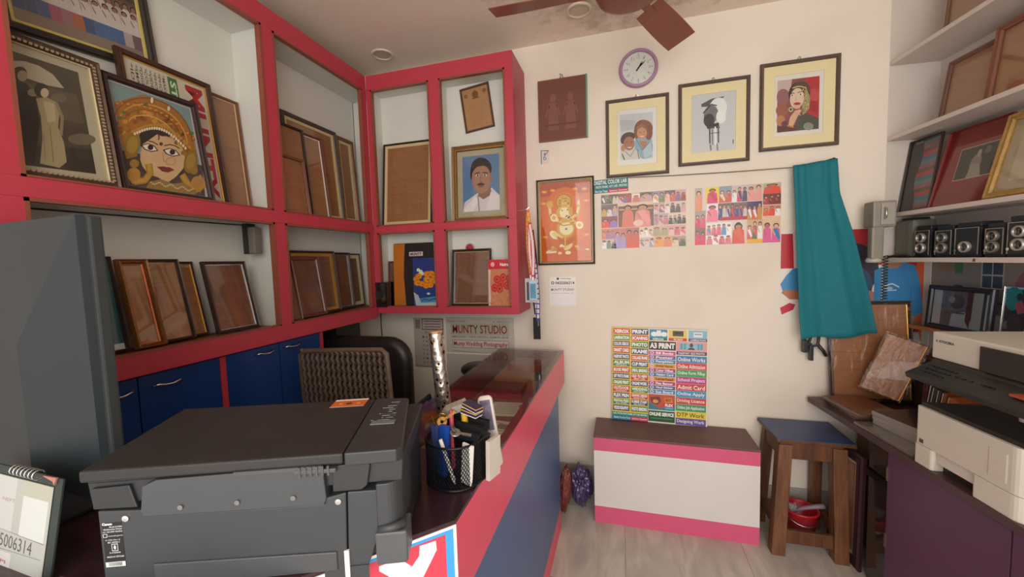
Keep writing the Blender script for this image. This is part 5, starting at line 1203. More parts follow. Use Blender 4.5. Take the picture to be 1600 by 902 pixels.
def interior(a):
    a.rect(0, 0, 1, 1, '#8f877e'); a.rect(.0, 0, .75, 1, '#8a8279'); a.rect(.04, .03, .2, .2, '#8a7a5c'); a.rect(.18, .03, .24, .25, '#4a7a4a')
    a.rect(.36, .02, .5, .52, '#b0aca8'); 
    for x in (.37, .435):
        for y in (.03, .28): a.rect(x, y, x+.058, y+.22, '#3f4a5c', 9)
    a.text('6x8', .02, .52, .13, .75, '#7a2c44', .04); a.ell(.21, .68, .07, .2, '#2c2224'); a.ell(.21, .66, .035, .1, '#c8a898'); a.poly([(.13, 1), (.16, .8), (.27, .8), (.3, 1)], '#2c2224')
    a.line([(.36, .75), (.4, .68), (.44, .8), (.5, .78), (.52, .86)], .02, '#2c2826')
    a.ell(.86, .5, .3, .6, '#8a5a68', n=30); a.ell(.8, .35, .12, .3, '#5a2430'); a.ell(.9, .45, .1, .2, '#c0806a'); a.poly([(.72, .9), (.8, .6), (1, .6), (1, 1), (.7, 1)], '#b8705c'); a.ell(.7, .6, .03, .06, '#d8c8c8'); a.ell(.76, .82, .04, .06, '#a82438')
a = Art(.72, .24); interior(a)
setp(a.build('poster_print', None, thick=.0006, M=MR @ T(.361, .2255, 1.255), m=PRINTG), 'printed poster of a room with a window, behind the desk on the right wall', 'poster')

# desk
dsk = empty('side_desk', 'dark topped desk with purple doors and black glass door along the right wall', 'desk', RM(0, 0, 0))
PUR = mat('purple_laminate', '#56344e', .4, var=.06); PURT = mat('dark_purple_brown_top', '#4a3638', .4, var=.12)
MB().box(-.0, 2.0, -.342, .2245, .722, .75, .0015).build('desk_top', PURT, dsk)
MB().box(.372, .574, -.258, .2245, .0, .722).build('end_body', mat('dark_desk_carcass', '#2c1c24', .5), dsk)
MB().box(.574, 2.0, -.3, .2245, .0, .722).build('body', mat('dark_desk_carcass', '#2c1c24', .5), dsk)
MB().box(.365, .372, -.262, .2245, 0, .722).build('end_panel', mat('dark_desk_carcass', '#2c1c24', .5), dsk)
d = MB().box(.375, .57, -.27, -.26, .012, .7, .002).build('glass_door', mat('smoked_glass', '#2a2524', .12, var=.2, scale=3, coat=.6), dsk)
b = MB(); b.prism([(-.282, .515), (-.2705, .515), (-.2705, .55), (-.282, .545)], .378, .568, 'x'); b.build('door_handle', BLACKG, d)
for t0, t1 in ((.576, 1.055), (1.06, 1.54), (1.545, 2.0)):
    d = MB().box(t0, t1, -.33, -.302, .0, .72, .0015).build('door', PUR, dsk)
    if t0 < 1: 
        for zz in (.62, .33, .1): MB().box(t0-.004, t0+.003, -.332, -.312, zz-.03, zz+.03).build('hinge', CHROME, d)
# framed picture leaning against the desk
framed('leaning_frame', 'tall dark frame with cream inner line leaning on the desk behind the stool', 'picture frame', axesM(CC+TT*.222+EE*-.268+Vector((0, 0, .0)), TT, EE*.012+Vector((0, 0, 1))), .25, .575, .05, .02, mat('plum_brown_frame', '#3b2228', .4), lip=(.012, mat('pale_cream_lip', '#cdb79a', .5)), back=MDF, glass=False)
cbx = MB().box(-.11, .11, -.12, .12, 0, .69, .003).build('cardboard_box', mat('brown_cardboard', '#7d5a3c', .8, var=.1), M=RM(.19, -.02, 0)); setp(cbx, 'tall brown cardboard box under the overhang of the desk', 'box')
MB().box(-.02, .02, -.1205, .1205, .5, .6905).build('parcel_tape', mat('brown_tape', '#9a7448', .3), cbx)

# wrapped frames on the desk
framed('plastic_wrapped_picture', 'large brown frame wrapped in clear plastic standing on the desk behind the curtain', 'picture frame', axesM((1.275, 2.488, .753), (1, .0, .01), (0, .058, .53)), .375, .535, .017, .018, DKFRAME, back=MDF, lip=(.003, GLIP), film=True, glass=False)
Mx = axesM((1.252, 2.385, .825), (.9, -.36, -.36), (.3, .10, 1))
framed('plastic_wrapped_picture', 'smaller tilted brown frame in clear plastic leaning on the larger wrapped one', 'picture frame', Mx, .165, .31, .006, .014, MIDWOOD, back=MDF, lip=(.003, GLIP), film=True, glass=False)
shelf(FR_R, 'picture_frame', 'dark wooden frame on the desk between the tilted wrapped frame and the white printer', .205, .3, .24, 3, .065, .751, .02, .016, REDWOOD, back=MDFD, glass=False)
for i, (x, w_, h_, c, la) in enumerate(((.300, .012, .2, '#26221f', 'thin black folder with white edge, first of the upright row under the printer panel'), (.316, .02, .19, '#2c2624', 'black folder standing second in the upright row behind the printer'), (.341, .018, .185, '#33282a', 'black folder standing third in the upright row behind the printer'), (.365, .022, .18, '#8a4a24', 'brown orange folder standing beside the black ones behind the printer'), (.395, .05, .17, '#b0602c', 'orange folder standing at the near end of the upright row behind the printer'))):
    o = MB().box(0, w_, 0, .13, 0, h_, .0015).build('folder', mat('folder_'+c[1:], c, .45), M=RM(x+.03, -.03, .751) @ Matrix.Rotation(R(10), 4, 'Y')); setp(o, la, 'folder')
    MB().box(.001, .0035, -.001, .0, .004, h_-.004).build('white_edge', WHITEP, o)
# flat stack behind
for i in range(3):
    o = MB().box(-.15, .15, -.07, .07, 0, .016, .002).build('picture_frame', (DKFRAME, REDWOOD, DKFRAME)[i], M=RM(.2, .145, 1.0+.017*i, R(-3+2*i))); setp(o, 'dark frame lying flat in the pile behind the white printer, %s' % ('lowest', 'middle one', 'topmost')[i], 'picture frame', 'flat frames piled behind the printer')
    MB().box(-.135, .135, -.055, .055, .0162, .0168).build('backing_board', MDFD, o)
sp = MB().box(.11, .29, .09, .215, .751, .999, .002).build('file_box', mat('dark_brown_box', '#3a2a22', .6), M=MR); setp(sp, 'dark brown box on the desk under the pile of flat frames', 'box')
pk = MB().box(.04, .78, .1, .2245, 1.15, 1.168, .001).build('wall_shelf', woodmat('orange_ply', '#8a5a2c', '#a87440', .45, 3, 0), M=MR); setp(pk, 'narrow orange brown wooden ledge on the right wall carrying the small framed photos', 'shelf')
def greyphoto(w, h):
    a = Art(w, h); a.rect(0, 0, 1, 1, '#4a4a56'); a.rect(0, 0, .17, 1, '#a5aab0'); a.rect(.72, 0, .88, 1, '#8a8a8a'); a.rect(.88, 0, .96, 1, '#2c282c'); a.rect(.93, .05, .97, .95, '#b0b0b0')
    a.poly([(.17, 0), (.72, 0), (.72, .5), (.17, .6)], '#5a5a68'); a.ell(.45, .3, .13, .2, '#3f3c4a'); a.ell(.35, .25, .06, .1, '#7a7a88'); a.poly([(.35, 1), (.38, .65), (.6, .55), (.72, .8), (.72, 1)], '#8f93a0'); a.poly([(.62, 0), (.72, 0), (.7, 1), (.62, .8)], '#4a2c34'); a.line([(.45, .62), (.6, .6)], .03, '#2c2a30'); return a
shelf(FR_R, 'picture_frame', 'black framed grey photo on the wooden ledge behind the white printer', .105, .425, .21, 4, .14, 1.168, .022, .018, mat('blue_black_frame', '#1e1c28', .3), art=greyphoto, back=WHITEP)
def tealph(w, h):
    a = Art(w, h); a.rect(0, 0, 1, 1, '#2a1e24'); a.rect(0, 0, 1, .04, '#8ab8c0'); a.ell(.35, .22, .35, .22, '#1f6a74'); a.rect(.05, .04, .7, .35, '#20707a'); a.ell(.6, .18, .12, .07, '#2a1c20'); a.poly([(.45, .3), (.75, .25), (.9, .45), (.6, .5)], '#8a3c4a'); a.ell(.15, .72, .1, .08, '#5a5a64'); a.ell(.5, .7, .3, .2, '#3a2228'); return a
shelf(FR_R, 'picture_frame', 'small teal and dark photo in a thin frame on the wooden ledge', .437, .53, .225, 3, .16, 1.168, .003, .01, mat('silver_lip', '#cfcfd2', .25, .8), art=tealph, back=WHITEP, glass=True)
def strip(w, h):
    a = Art(w, h); a.rect(0, 0, 1, 1, '#6d8480'); a.ell(.5, .15, .3, .08, '#b8bcb8'); a.rect(.2, .33, .85, .58, '#3c4248'); a.ell(.5, .72, .2, .05, '#2c2a2c'); a.ell(.5, .74, .12, .04, '#b88a70'); a.poly([(.25, .95), (.35, .82), (.7, .82), (.8, .95)], '#a8242c'); return a
a = strip(.09, .22); setp(a.build('photo_card', None, thick=.002, M=leanM(FR_R, .54, .625, .17, 1.168, 3), m=PRINTG), 'pale card with three small pictures at the near end of the wooden ledge', 'card')

# flat stacks on the desk top
def flatp(name, label, cat, x, y, z, w, d, h, rz, m, group=None, top=None):
    o = MB().box(-w/2, w/2, -d/2, d/2, 0, h, .001).build(name, m, M=RM(x, y, z, R(rz))); setp(o, label, cat, group)
    if top: MB().box(-w/2+.006, w/2-.006, -d/2+.006, d/2-.006, h, h+.0012).build('cover_panel', top, o)
    return o
SILV = mat('silver_album_edge', '#a5a09a', .35, .3, .1); PLASTB = mat('wrapped_brown_frame', '#5c463a', .25, var=.3, coat=.5)
for i in range(3):
    flatp('plastic_wrapped_picture', 'flat wrapped brown frame at the far end of the desk, %s of three' % ('lowest', 'middle', 'topmost')[i], 'picture frame', .2+.01*i, -.2-.006*i, .7505+.0135*i, .27, .2, .0125, -3+3*i, PLASTB, 'flat wrapped frames at the far end of the desk', MDFD)
flatp('plastic_sleeve', 'clear plastic covered sheet lying along the desk edge nearer the printer', 'sleeve', .525, -.23, .7505, .32, .2, .012, 2, mat('dull_clear_sleeve', '#6f675e', .2, var=.25, coat=.6))
for i, (c, lb) in enumerate(((SILV, 'silver edged album under two others beside the printer'), (mat('white_album', '#b8b4ae', .4), 'white edged album in the middle of the stack beside the printer'), (mat('black_album_cover', '#26201f', .3, coat=.3), 'black covered album on top of the stack beside the printer'))):
    flatp('photo_album', lb, 'album', .505-.01*i, -.155+.005*i, .763+.0185*i, .26, .2, .018, 6+2*i, (SILV, SILV, SILV)[i], 'albums stacked beside the printer', (c, c, c)[i])
flatp('paper_pad', 'pale grey pad lying behind the album stack against the printer', 'pad',   .6, .05, .7505, .19, .14, .05, 0, mat('pale_pad', '#b5aea6', .6), None, mat('pale_pad_top', '#a8a29c', .5))

# white multifunction printer
wp = empty('office_printer', 'white and black multifunction printer with a sloping control panel on the desk', 'printer', RM(0, 0, .75))
PW = mat('printer_white', '#d2ccbe', .4, var=.03); PB = mat('printer_black', '#25231f', .45, var=.15)
def rb(x0, x1, y0, y1, z0, z1, rad, name, m, n=6, par=wp):
    P = []
    for cx, cy, a0 in ((x1-rad, y0+rad, -90), (x1-rad, y1-rad, 0), (x0+rad*.35, y1-rad*.35, 90), (x0+rad*.35, y0+rad*.35, 180)):
        rr = rad if cx > (x0+x1)/2 else rad*.35
        for i in range(n+1):
            an = R(a0+90*i/n); P.append((cx+rr*math.cos(an), cy+rr*math.sin(an)))
    return MB().prism(P, z0, z1, 'z').build(name, m, par, bevel=.002)
rb(.715, 1.09, -.338, .1, .078, .222, .035, 'body', PW)
b = MB(); b.box(.74, .79, -.336, .08, .0, .0765); b.box(.93, 1.06, -.336, .08, .0, .0765); b.box(.74, 1.06, -.33, .08, .03, .0765)
rb(.715, .788, -.337, .1, .0, .0765, .01, 'paper_tray', PW); rb(.935, 1.09, -.337, .1, .0, .0765, .035, 'paper_tray', PW)
MB().box(.786, .937, -.325, .1, .034, .0765).build('paper_tray', PW, wp); MB().box(.788, .935, -.3, .08, .0, .034).build('tray_recess', PB, wp)
MB().prism([(-.325, .2225), (-.325, .236), (-.1, .226), (.08, .29), (.08, .2225)], .722, 1.075, 'x').build('output_tray', PB, wp)
MB().box(.735, 1.09, -.02, .09, .225, .40).build('scanner_support', PB, wp)
s_ = MB().box(.7, 1.12, -.285, .12, .402, .5, .006).build('scanner', PW, wp)
MB().box(.888, 1.118, -.292, -.28, .404, .484).build('dark_front', mat('printer_dark_gloss', '#1d1b1b', .2), s_)
a = Art(.075, .012); a.text('KYOCERA', .2, .1, 1, .9, '#4a4a48', .05); a.poly([(0, .5), (.1, .05), (.12, .3), (.06, .5), (.12, .7), (.1, .95)], '#4a4a48'); o = a.build('maker_badge', s_, y=-.2851, thick=.0002, z0=.462, backing=False); o.location.x = .752
cp = MB().prism([(-.375, .345), (-.29, .388), (-.28, .402), (-.28, .375), (-.37, .325)], .705, 1.14, 'x').build('control_panel', PB, wp, bevel=.003)
b = MB(); random.seed(4)
Msl = Matrix.Rotation(0, 4, 'X')
def onp(x, f): return (x, -.37+.08*f, .3475+.0405*f+.001)
b = MB()
for i in range(6):
    for j in range(3):
        x, y, z = onp(.73+.018*i+.004*j, .25+.22*j); MB().box(x, x+.011, y, y+.01, z-.002, z+.003).build('button', mat('black_keys', '#100f0f', .3), cp)
for x0 in (.85, .875, .9, .94, .955, .97):
    x, y, z = onp(x0, .5); MB().box(x, x+.012, y, y+.008, z-.002, z+.003).build('button', mat('black_keys', '#100f0f', .3), cp)
b = MB(); x, y, z = onp(.83, .5)
x, y, z = onp(1.04, .6); b.box(x, x+.065, y-.02, y+.02, z-.004, z+.003)
b.build('orange_label', mat('orange_sticker', '#b05030', .4), cp)
MB().lathe([(.012, .31), (.013, .345)], 16, c=(1.09, -.345, 0)).build('panel_stay', ALU, wp, smooth=True)
MB().box(.735, .752, -.3392, -.3375, .086, .1, .0).build('badge', mat('grey_badge', '#4a4844', .4), wp)
MB().prism([(.99, -.3395), (1.04, -.3395), (1.045, -.338), (.985, -.338)], .1, .19, 'z').build('side_flap', PW, wp)

# ================================================================== CHAIRS
rc = empty('rattan_chair', 'brown woven rattan chair with its back toward the large printer', 'chair', T(-1.19, 1.45, 0))
RAT = mat('brown_rattan', '#5c4a3b', .6, var=.3, scale=30); RATD = mat('dark_rattan', '#3a2e26', .7, var=.2)
def bk(x, z): return .0+.06*(z-.5)*-1 + 0 if False else -.02+.05*(1.2-z)
b = MB(); NS = 17
for i in range(NS):
    x = -.215+.43*i/(NS-1)
    b.tube([(x, bk(x, z)-.006*math.cos(k*PI), z) for k, z in enumerate([.5+.69*j/36 for j in range(37)])], .0085, 6)
b.build('backrest_weave', RAT, rc, smooth=True)
b = MB()
for j in range(34):
    z = .52+.67*j/34
    b.tube([(-.225+.45*i/34, bk(0, z)+.005*math.cos((i+j)*PI), z) for i in range(35)], .004, 5)
b.build('backrest_cross_weave', RATD, rc, smooth=True)
MB().tube([(-.228, bk(0, .5), .45), (-.232, bk(0, .9), .9), (-.228, bk(0, 1.17), 1.165), (-.2, bk(0, 1.19), 1.182), (0, bk(0, 1.2), 1.192), (.2, bk(0, 1.2), 1.2), (.222, bk(0, 1.18), 1.185), (.23, bk(0, .9), .9), (.228, bk(0, .5), .45)], .011, 10).build('back_frame', RAT, rc, smooth=True)
MB().box(-.22, .22, .03, .38, .43, .47, .012).build('seat', RAT, rc)
for x, y in ((-.21, .04), (.21, .04), (-.21, .36), (.21, .36)): MB().tube([(x*1.02, y, 0), (x, y, .44)], .014, 8).build('leg', RAT, rc)

oc = empty('office_chair', 'black padded office chair behind the rattan chair in the corner', 'chair', T(-1.46, 1.95, 0, PI))
LBK = mat('black_vinyl', '#211c1b', .38, var=.15)
def rrect(w, h, z0, rad, n=6):
    P = []
    for cx, cz, a0 in ((w/2-rad, z0+h-rad, 0), (-w/2+rad, z0+h-rad, 90), (-w/2+rad, z0+rad, 180), (w/2-rad, z0+rad, 270)):
        for i in range(n+1): an = R(a0+90*i/n); P.append((cx+rad*math.cos(an), cz+rad*math.sin(an)))
    return P
def pad(name, w, h, z0, rad, y0, y1, m, par, x=0):
    b = MB(); outl = rrect(w, h, z0, rad); rs = []
    cz = z0+h/2
    for s_, y in ((.9, y0), (.97, y0+(y1-y0)*.12), (1, y0+(y1-y0)*.4), (1, y0+(y1-y0)*.65), (.96, y1-(y1-y0)*.1), (.88, y1)):
        rs.append([(x+px*s_, y, cz+(pz-cz)*s_) for px, pz in outl])
    b.rings(rs); return b.build(name, m, par, smooth=True)
pad('backrest', .62, .68, .47, .13, -.03, .06, LBK, oc)
pad('back_cushion', .4, .5, .55, .1, -.055, -.02, mat('black_vinyl_cushion', '#2c2624', .35, var=.15), oc)
MB().box(-.23, .23, -.5, -.06, .42, .5, .03).build('seat', LBK, oc)
for s_ in (-1, 1): MB().tube([(s_*.22, -.05, .52), (s_*.24, -.07, .68), (s_*.24, -.3, .7), (s_*.22, -.38, .5)], .016, 8).build('armrest', BLACKP, oc, smooth=True)
MB().lathe([(.03, .08), (.03, .42)], 16, c=(0, -.24, 0)).build('gas_lift', CHROME, oc)
for k in range(5):
    a_ = R(72*k+10); MB().tube([(0, -.24, .1), (.27*math.cos(a_), -.24+.27*math.sin(a_), .06)], [.022, .014], 8).build('leg', BLACKP, oc)
    MB().lathe([(.028, -.012), (.03, 0), (.028, .012)], 14, c=(.27*math.cos(a_), -.24+.27*math.sin(a_), .03), axis='x').build('castor', BLACKP, oc)
# round dark stool top behind counter
dd = empty('round_stool', 'dark round topped stool between the counter and the back wall', 'stool', T(-.9, 2.33, 0))
MB().lathe([(0, .84), (.1, .845), (.115, .865), (.112, .885), (.09, .9), (0, .905)], 28).build('seat', LBK, dd, smooth=True)
MB().lathe([(.022, .02), (.022, .845)], 14).build('post', CHROME, dd)
MB().lathe([(.11, 0), (.11, .012), (.03, .03), (.022, .04)], 28).build('base', CHROME, dd, smooth=True)

# ================================================================== LARGE PRINTER ON THE COUNTER
ang = math.atan2(.361, .933)
CZ = .9946
bp_ = empty('inkjet_printer', 'large black inkjet printer seen from behind on the near end of the counter', 'printer', T(-.651, .520, CZ, ang))
DK = mat('printer_dark_plastic', '#2b2d2f', .45, var=.12, scale=20); DK2 = mat('printer_rear_plastic', '#3a3d40', .42, var=.05, scale=6); DKT = mat('printer_lid_plastic', '#2b2928', .5, var=.15, scale=9)
MB().box(-.262, .262, .035, .287, .0, .158, .008).build('body', DK, bp_)
def pr_xz(name, pts, y0, y1, m, par=bp_, bev=.002): return MB().prism(pts, y0, y1, 'y').build(name, m, par, bevel=bev)
rearp = pr_xz('rear_panel', [(-.253, .001), (.161, .001), (.167, .147), (.131, .14), (.128, .128), (-.178, .134), (-.183, .146), (-.253, .15)], .004, .036, DK2)
pr_xz('rear_panel', [(.163, .001), (.2, .001), (.222, .06), (.222, .146), (.169, .147)], .006, .036, DK2)
MB().prism([(.12, -.024), (.2, -.024), (.2, .003), (.12, .003)], .004, .01, 'y').build('lower_lip', DK2, bp_)
MB().box(.158, .1665, .0015, .006, -.022, .036).build('bright_label_strip', WHITEP, rearp)
pr_xz('power_inlet', [(-.17, .0), (.145, .0), (.145, .036), (-.17, .046)], .0005, .005, mat('printer_lower_panel', '#46494c', .4, var=.05))
# rounded right column and corner
b = MB(); P = []
for i in range(9): an = R(-90+90*i/8); P.append((.236+.028*math.cos(an), .034+.03*math.sin(an)))
P += [(.264, .12), (.221, .12), (.221, .004)]
b.prism(P, .06, .158, 'z').build('corner_column', DK2, bp_, bevel=.002)
MB().box(.216, .274, -.001, .055, .003, .066, .004).build('ink_door', mat('printer_latch', '#515457', .4), bp_)
b = MB(); b.tube([(.222, .006, .07), (.245, .003, .073), (.27, .012, .075)], .008, 8); b.build('cable_clip', DK2, bp_, smooth=True)
# rear paper support
pr_xz('rear_tray_cover', [(-.182, .143), (-.176, .19), (-.152, .2), (.105, .203), (.13, .19), (.133, .14), (.128, .128), (-.178, .134)], .001, .03, mat('tray_cover_plastic', '#45484b', .4, var=.05))
b = MB()
for x in (-.115, -.02, .076): b.lathe([(.0045, -.002), (.0045, .002)], 12, c=(x, .0, .148+.0*x), axis='y')
b.build('screws', mat('dark_screw', '#8a8c8e', .3, .8), bp_)
for x, z in ((-.208, .134), (.153, .132)): MB().lathe([(.0, .001), (.0055, .0012), (.006, .004)], 16, c=(x, 0, z), axis='y').build('screw', CHROME, bp_)
pr_xz('hinge_block', [(.144, .15), (.144, .187), (.155, .2), (.206, .203), (.213, .196), (.206, .158), (.195, .15)], .004, .06, DK)
pr_xz('hinge_block', [(-.262, .152), (-.262, .19), (-.2, .192), (-.19, .15)], .006, .06, DK)
pr_xz('upper_frame', [(-.268, .158), (.268, .158), (.272, .205), (-.272, .2)], .012, .292, DK)
MB().prism([(-.27, .012), (.27, .012), (.255, .29), (-.3, .3)], .197, .203, 'z').build('shadow_gap', BLACKG, bp_)
MB().prism([(-.274, .0), (.1675, -.002), (.154, .288), (-.31, .302)], .204, .225, 'z').build('scanner_lid', DKT, bp_, bevel=.004)
MB().prism([(.1695, -.002), (.262, -.001), (.272, .01), (.24, .278), (.23, .284), (.156, .288)], .2, .225, 'z').build('control_panel', mat('printer_panel_plastic', '#333436', .4, var=.05), bp_, bevel=.003)
b = MB()
b.box(-.02, .13, -.005, .002, .199, .206); b.box(.08, .155, -.006, .01, .192, .2, .002)
for i in range(6): b.box(.09+.01*i, .094+.01*i, -.007, -.004, .188, .206)
b.build('hinge', mat('hinge_plastic', '#4a4c4e', .4), bp_)
b = MB(); random.seed(6)
for i in range(18): b.box(.18+random.uniform(0, .05), .183+random.uniform(.002, .055), .12+.012*(i % 12), .1225+.012*(i % 12), .2252, .2256)
b.build('panel_marks', mat('pale_marks', '#9aa0a2', .5), bp_)
MB().box(.185, .236, .118, .138, .2252, .2275, .001).build('display', mat('grey_display', '#6d7274', .25), bp_)
a = Art(.08, .052); a.rect(0, 0, 1, 1, '#d0652c'); a.rect(0, 0, 1, .2, '#e4ded6'); a.ell(.5, .6, .1, .14, '#5a3a24'); a.ell(.25, .6, .06, .1, '#e8a060'); a.ell(.78, .6, .06, .1, '#e8a060'); a.line([(.05, .88), (.95, .88)], .04, '#e8a060')
o = a.build('orange_sticker', bp_, thick=.0004); o.matrix_parent_inverse = Matrix(); o.matrix_local = Matrix.Translation((.098, .242, .2252)) @ Matrix.Rotation(-PI/2, 4, 'X') @ Matrix.Translation((0, 0, 0))
a = Art(.032, .083); a.text('Canon', 0, 0, .5, .06, '#dfe2e4', .05)
for s_, x0, x1, y in (('PixmaG2010', .35, 1, .08), ('Multifunction Printer', .05, 1, .13), ('AC 100-240V 50/60Hz', .0, 1, .185), ('www.bis.gov.in', .25, 1, .28), ('IS 13252 (Part 1)/', .1, .85, .37), ('IEC 60950-1', .2, .8, .42), ('R-41002000', .25, .8, .65), ('MADE IN VIETNAM', .1, .95, .74)):
    if s_.startswith('Pixma'): s_ = 'Model K10466'
    a.text(s_, x0, y, x1, y+.035, '#c8ccce', .02)
a.rect(.0, .24, .22, .32, '#c8ccce'); a.rect(.03, .252, .19, .308, '#26282a'); a.rect(.38, .47, .7, .63, '#c8ccce'); a.rect(.41, .485, .67, .615, '#26282a'); a.ell(.54, .55, .06, .05, '#c8ccce')
a.rect(.0, .87, 1, .98, '#cfd3d4')
for i in range(14): a.rect(.15+.05*i, .88, .165+.05*i+.01*(i % 2), .96, '#4a4c4e')
o = a.build('rating_label', bp_, y=.004, thick=.0003, z0=0, paper='#26282a'); o.location = (-.232, 0, .045)

# ================================================================== MONITOR
MA = R(-4)
mo = empty('computer_monitor', 'large dark computer monitor seen from behind at the left edge', 'monitor', T(-1.348, .555, CZ, MA))
MC = mat('monitor_back_plastic', '#242d32', .5, var=.06, scale=5); MC2 = mat('monitor_bezel_plastic', '#323637', .4, var=.05)
MB().box(-.24, .295, .012, .034, .07, .685, .004).build('bezel', MC2, mo)
MB().box(-.22, .275, .034, .036, .09, .67).build('screen', BLACKG, mo)
b = MB(); b.rings([[(-.238, .012, .072), (.283, .012, .072), (.283, .012, .688), (-.238, .012, .688)], [(-.236, -.002, .074), (.281, -.002, .074), (.281, -.002, .686), (-.236, -.002, .686)], [(-.17, -.045, .12), (.12, -.045, .12), (.12, -.045, .42), (-.17, -.045, .42)]], True, True)
b.build('rear_shell', MC, mo)
MB().box(-.1, .02, -.03, .01, .0, .13, .004).build('stand_neck', MC2, mo)
MB().box(-.2, .12, -.09, .09, 0, .012, .004).build('stand_base', MC2, mo)

# desk calendar / payment card stand
cs = empty('payment_card_stand', 'spiral bound card stand with number ending 6314 at the lower left edge', 'card stand', axesM((-1.142, .425, CZ+.0), (1, -.04, 0), (0, .18, 1)))
b = MB(); b.box(-.14, .118, .002, .006, 0, .182, .001); b.build('dark_board', mat('dark_green_board', '#2c3836', .5), cs)
a = Art(.20, .165)
a.rect(0, 0, 1, 1, '#aeb2ad'); a.rect(.52, 0, 1, .17, '#b0b2a4'); a.rect(.55, .17, .97, .62, '#c9cecc'); a.rect(0, 0, .42, .62, '#bcc0be'); a.text('NEFT', .2, .24, .42, .28, '#a88a8a', .01)
a.text('9435006314', .0, .645, .8, .79, '#5d5e5c', .0); a.rect(0, .84, .48, 1, '#c4c6c6'); a.text('UPI', .2, .93, .4, .97, '#a85a64', .02); a.line([(.0, .83), (.95, .8)], .006, '#8a8e8a'); a.line([(.0, .6), (.98, .63)], .006, '#8a8e8a')
o = a.build('printed_card', cs, y=.001, thick=.0015, z0=.0); o.location.x = -.005
b = MB()
for i in range(7):
    x = -.08+.013*i+.05
    b.tube([(x, -.004+.009*math.cos(t_)+.002, .182+.009*math.sin(t_)) for t_ in [2*PI*k/12 for k in range(12)]], .0013, 5)
b.build('spiral_binding', CHROME, cs, smooth=True)
MB().prism([(.06, .182), (.105, .184), (.1, .17), (.095, .176)], -.002, .001, 'y').build('pink_tab', mat('pink_tab', '#b8786a', .5), cs)
b = MB(); b.box(-.14, .118, .06, .064, -.02, .19, .001)
for i, (x, y, w_, d_, rz, c, lb) in enumerate(((-.965, .40, .07, .035, .5, '#8a8478', 'crumpled grey brown paper slip on the counter left of the printer, nearer it'), (-1.0, .385, .08, .03, .2, '#5d564c', 'dark folded slip on the counter between card stand and printer'))):
    o = MB().prism([(-w_/2, 0), (w_/2, .004), (w_/2, .012), (0, .026), (-w_/2, .008)], -d_/2, d_/2, 'y').build('paper_slip', mat('slip_'+c[1:], c, .6), M=T(x, y, CZ+.0005, rz)); setp(o, lb, 'paper')

# ================================================================== MESH PEN BASKET
pb = empty('mesh_pen_basket', 'black wire mesh desk organiser full of keys and pens on the counter', 'desk organiser', T(-.432, .912, CZ, R(-18)) @ Matrix.Scale(1.18, 4))
WIRE = mat('black_wire', '#17171a', .35, .3)
HB = .094
Pf = [(.062*math.cos(R(180+180*i/20)), .0+.055*math.sin(R(180+180*i/20))) for i in range(21)]
Pf = [(-.062, .055)]+Pf+[(.062, .055)]
def along(P, s_):
    L = [0]
    for p, q in zip(P, P[1:]): L.append(L[-1]+math.hypot(q[0]-p[0], q[1]-p[1]))
    d_ = s_*L[-1]
    for i in range(len(P)-1):
        if L[i+1] >= d_-1e-9: f = (d_-L[i])/(L[i+1]-L[i]); return (P[i][0]*(1-f)+P[i+1][0]*f, P[i][1]*(1-f)+P[i+1][1]*f)
    return P[-1]
def meshwall(name, P, z0, z1, n, m=WIRE):
    b = MB(); L = sum(math.hypot(q[0]-p[0], q[1]-p[1]) for p, q in zip(P, P[1:])); rise = (z1-z0)/L*.62
    for sgn in (1, -1):
        for i in range(-n, n*2):
            pts = []; 
            for k in range(13):
                f = k/12; s_ = i/n+sgn*f*(z1-z0)/L*.62
                if 0 <= s_ <= 1: x, y = along(P, s_); pts.append((x, y, z0+(z1-z0)*f))
            if len(pts) > 1: b.tube(pts, .00085, 4, False)
    return b.build(name, m, pb)
meshwall('front_mesh', Pf, .004, HB, 46)
meshwall('back_mesh', [(-.062, .055), (.062, .055)], .004, .125, 26)
meshwall('divider_mesh', [(-.06, .018), (.06, .018)], .004, .105, 24)
meshwall('divider_mesh', [(-.06, .036), (.06, .036)], .004, .115, 24)
MB().tube([(x, y, HB) for x, y in Pf], .0028, 8).build('rim', WIRE, pb, smooth=True)
MB().tube([(x, y, .003) for x, y in Pf]+[(-.062, .055, .003)], .0028, 8).build('base_rim', WIRE, pb, smooth=True)
MB().prism(Pf, .001, .003, 'z').build('base', WIRE, pb)
for y_, zz in ((.018, .105), (.036, .115), (.055, .125)):
    MB().box(-.062, .062, y_-.0008, y_+.0008, zz-.02, zz).build('label_strip', BLACKP, pb); MB().tube([(-.062, y_, zz), (.062, y_, zz)], .002, 6).build('rail', WIRE, pb)
for x_ in (-.062, .062): MB().tube([(x_, 0, HB), (x_, .055, .125)], .002, 6).build('side_rail', WIRE, pb)
MPB = T(-.432, .912, CZ, R(-18)) @ Matrix.Scale(1.18, 4)
def inb(name, label, cat, mb, m, x, y, z, rx=0, ry=0, rz=0, group=None, **k):
    return setp(mb.build(name, m, M=MPB @ T(x, y, z) @ Euler((R(rx), R(ry), R(rz))).to_matrix().to_4x4(), **k), label, cat, group)
# blue glue stick with rounded top
b = MB().box(-.014, .014, -.008, .008, 0, .115, .0075)
o = inb('blue_holder', 'bright blue rounded plastic case standing in the left of the mesh organiser', 'case', b, mat('blue_plastic', '#1f4aa8', .3, var=.05), -.022, -.014, .006, -4, 3)
o = inb('clear_tube', 'clear blue grey plastic tube left of the bright blue case in the organiser', 'tube', MB().box(-.013, .013, -.006, .006, 0, .108, .005), mat('blue_grey_plastic', '#4a5a94', .2, var=.3, coat=.5), -.046, .0, .006, 0, -3)
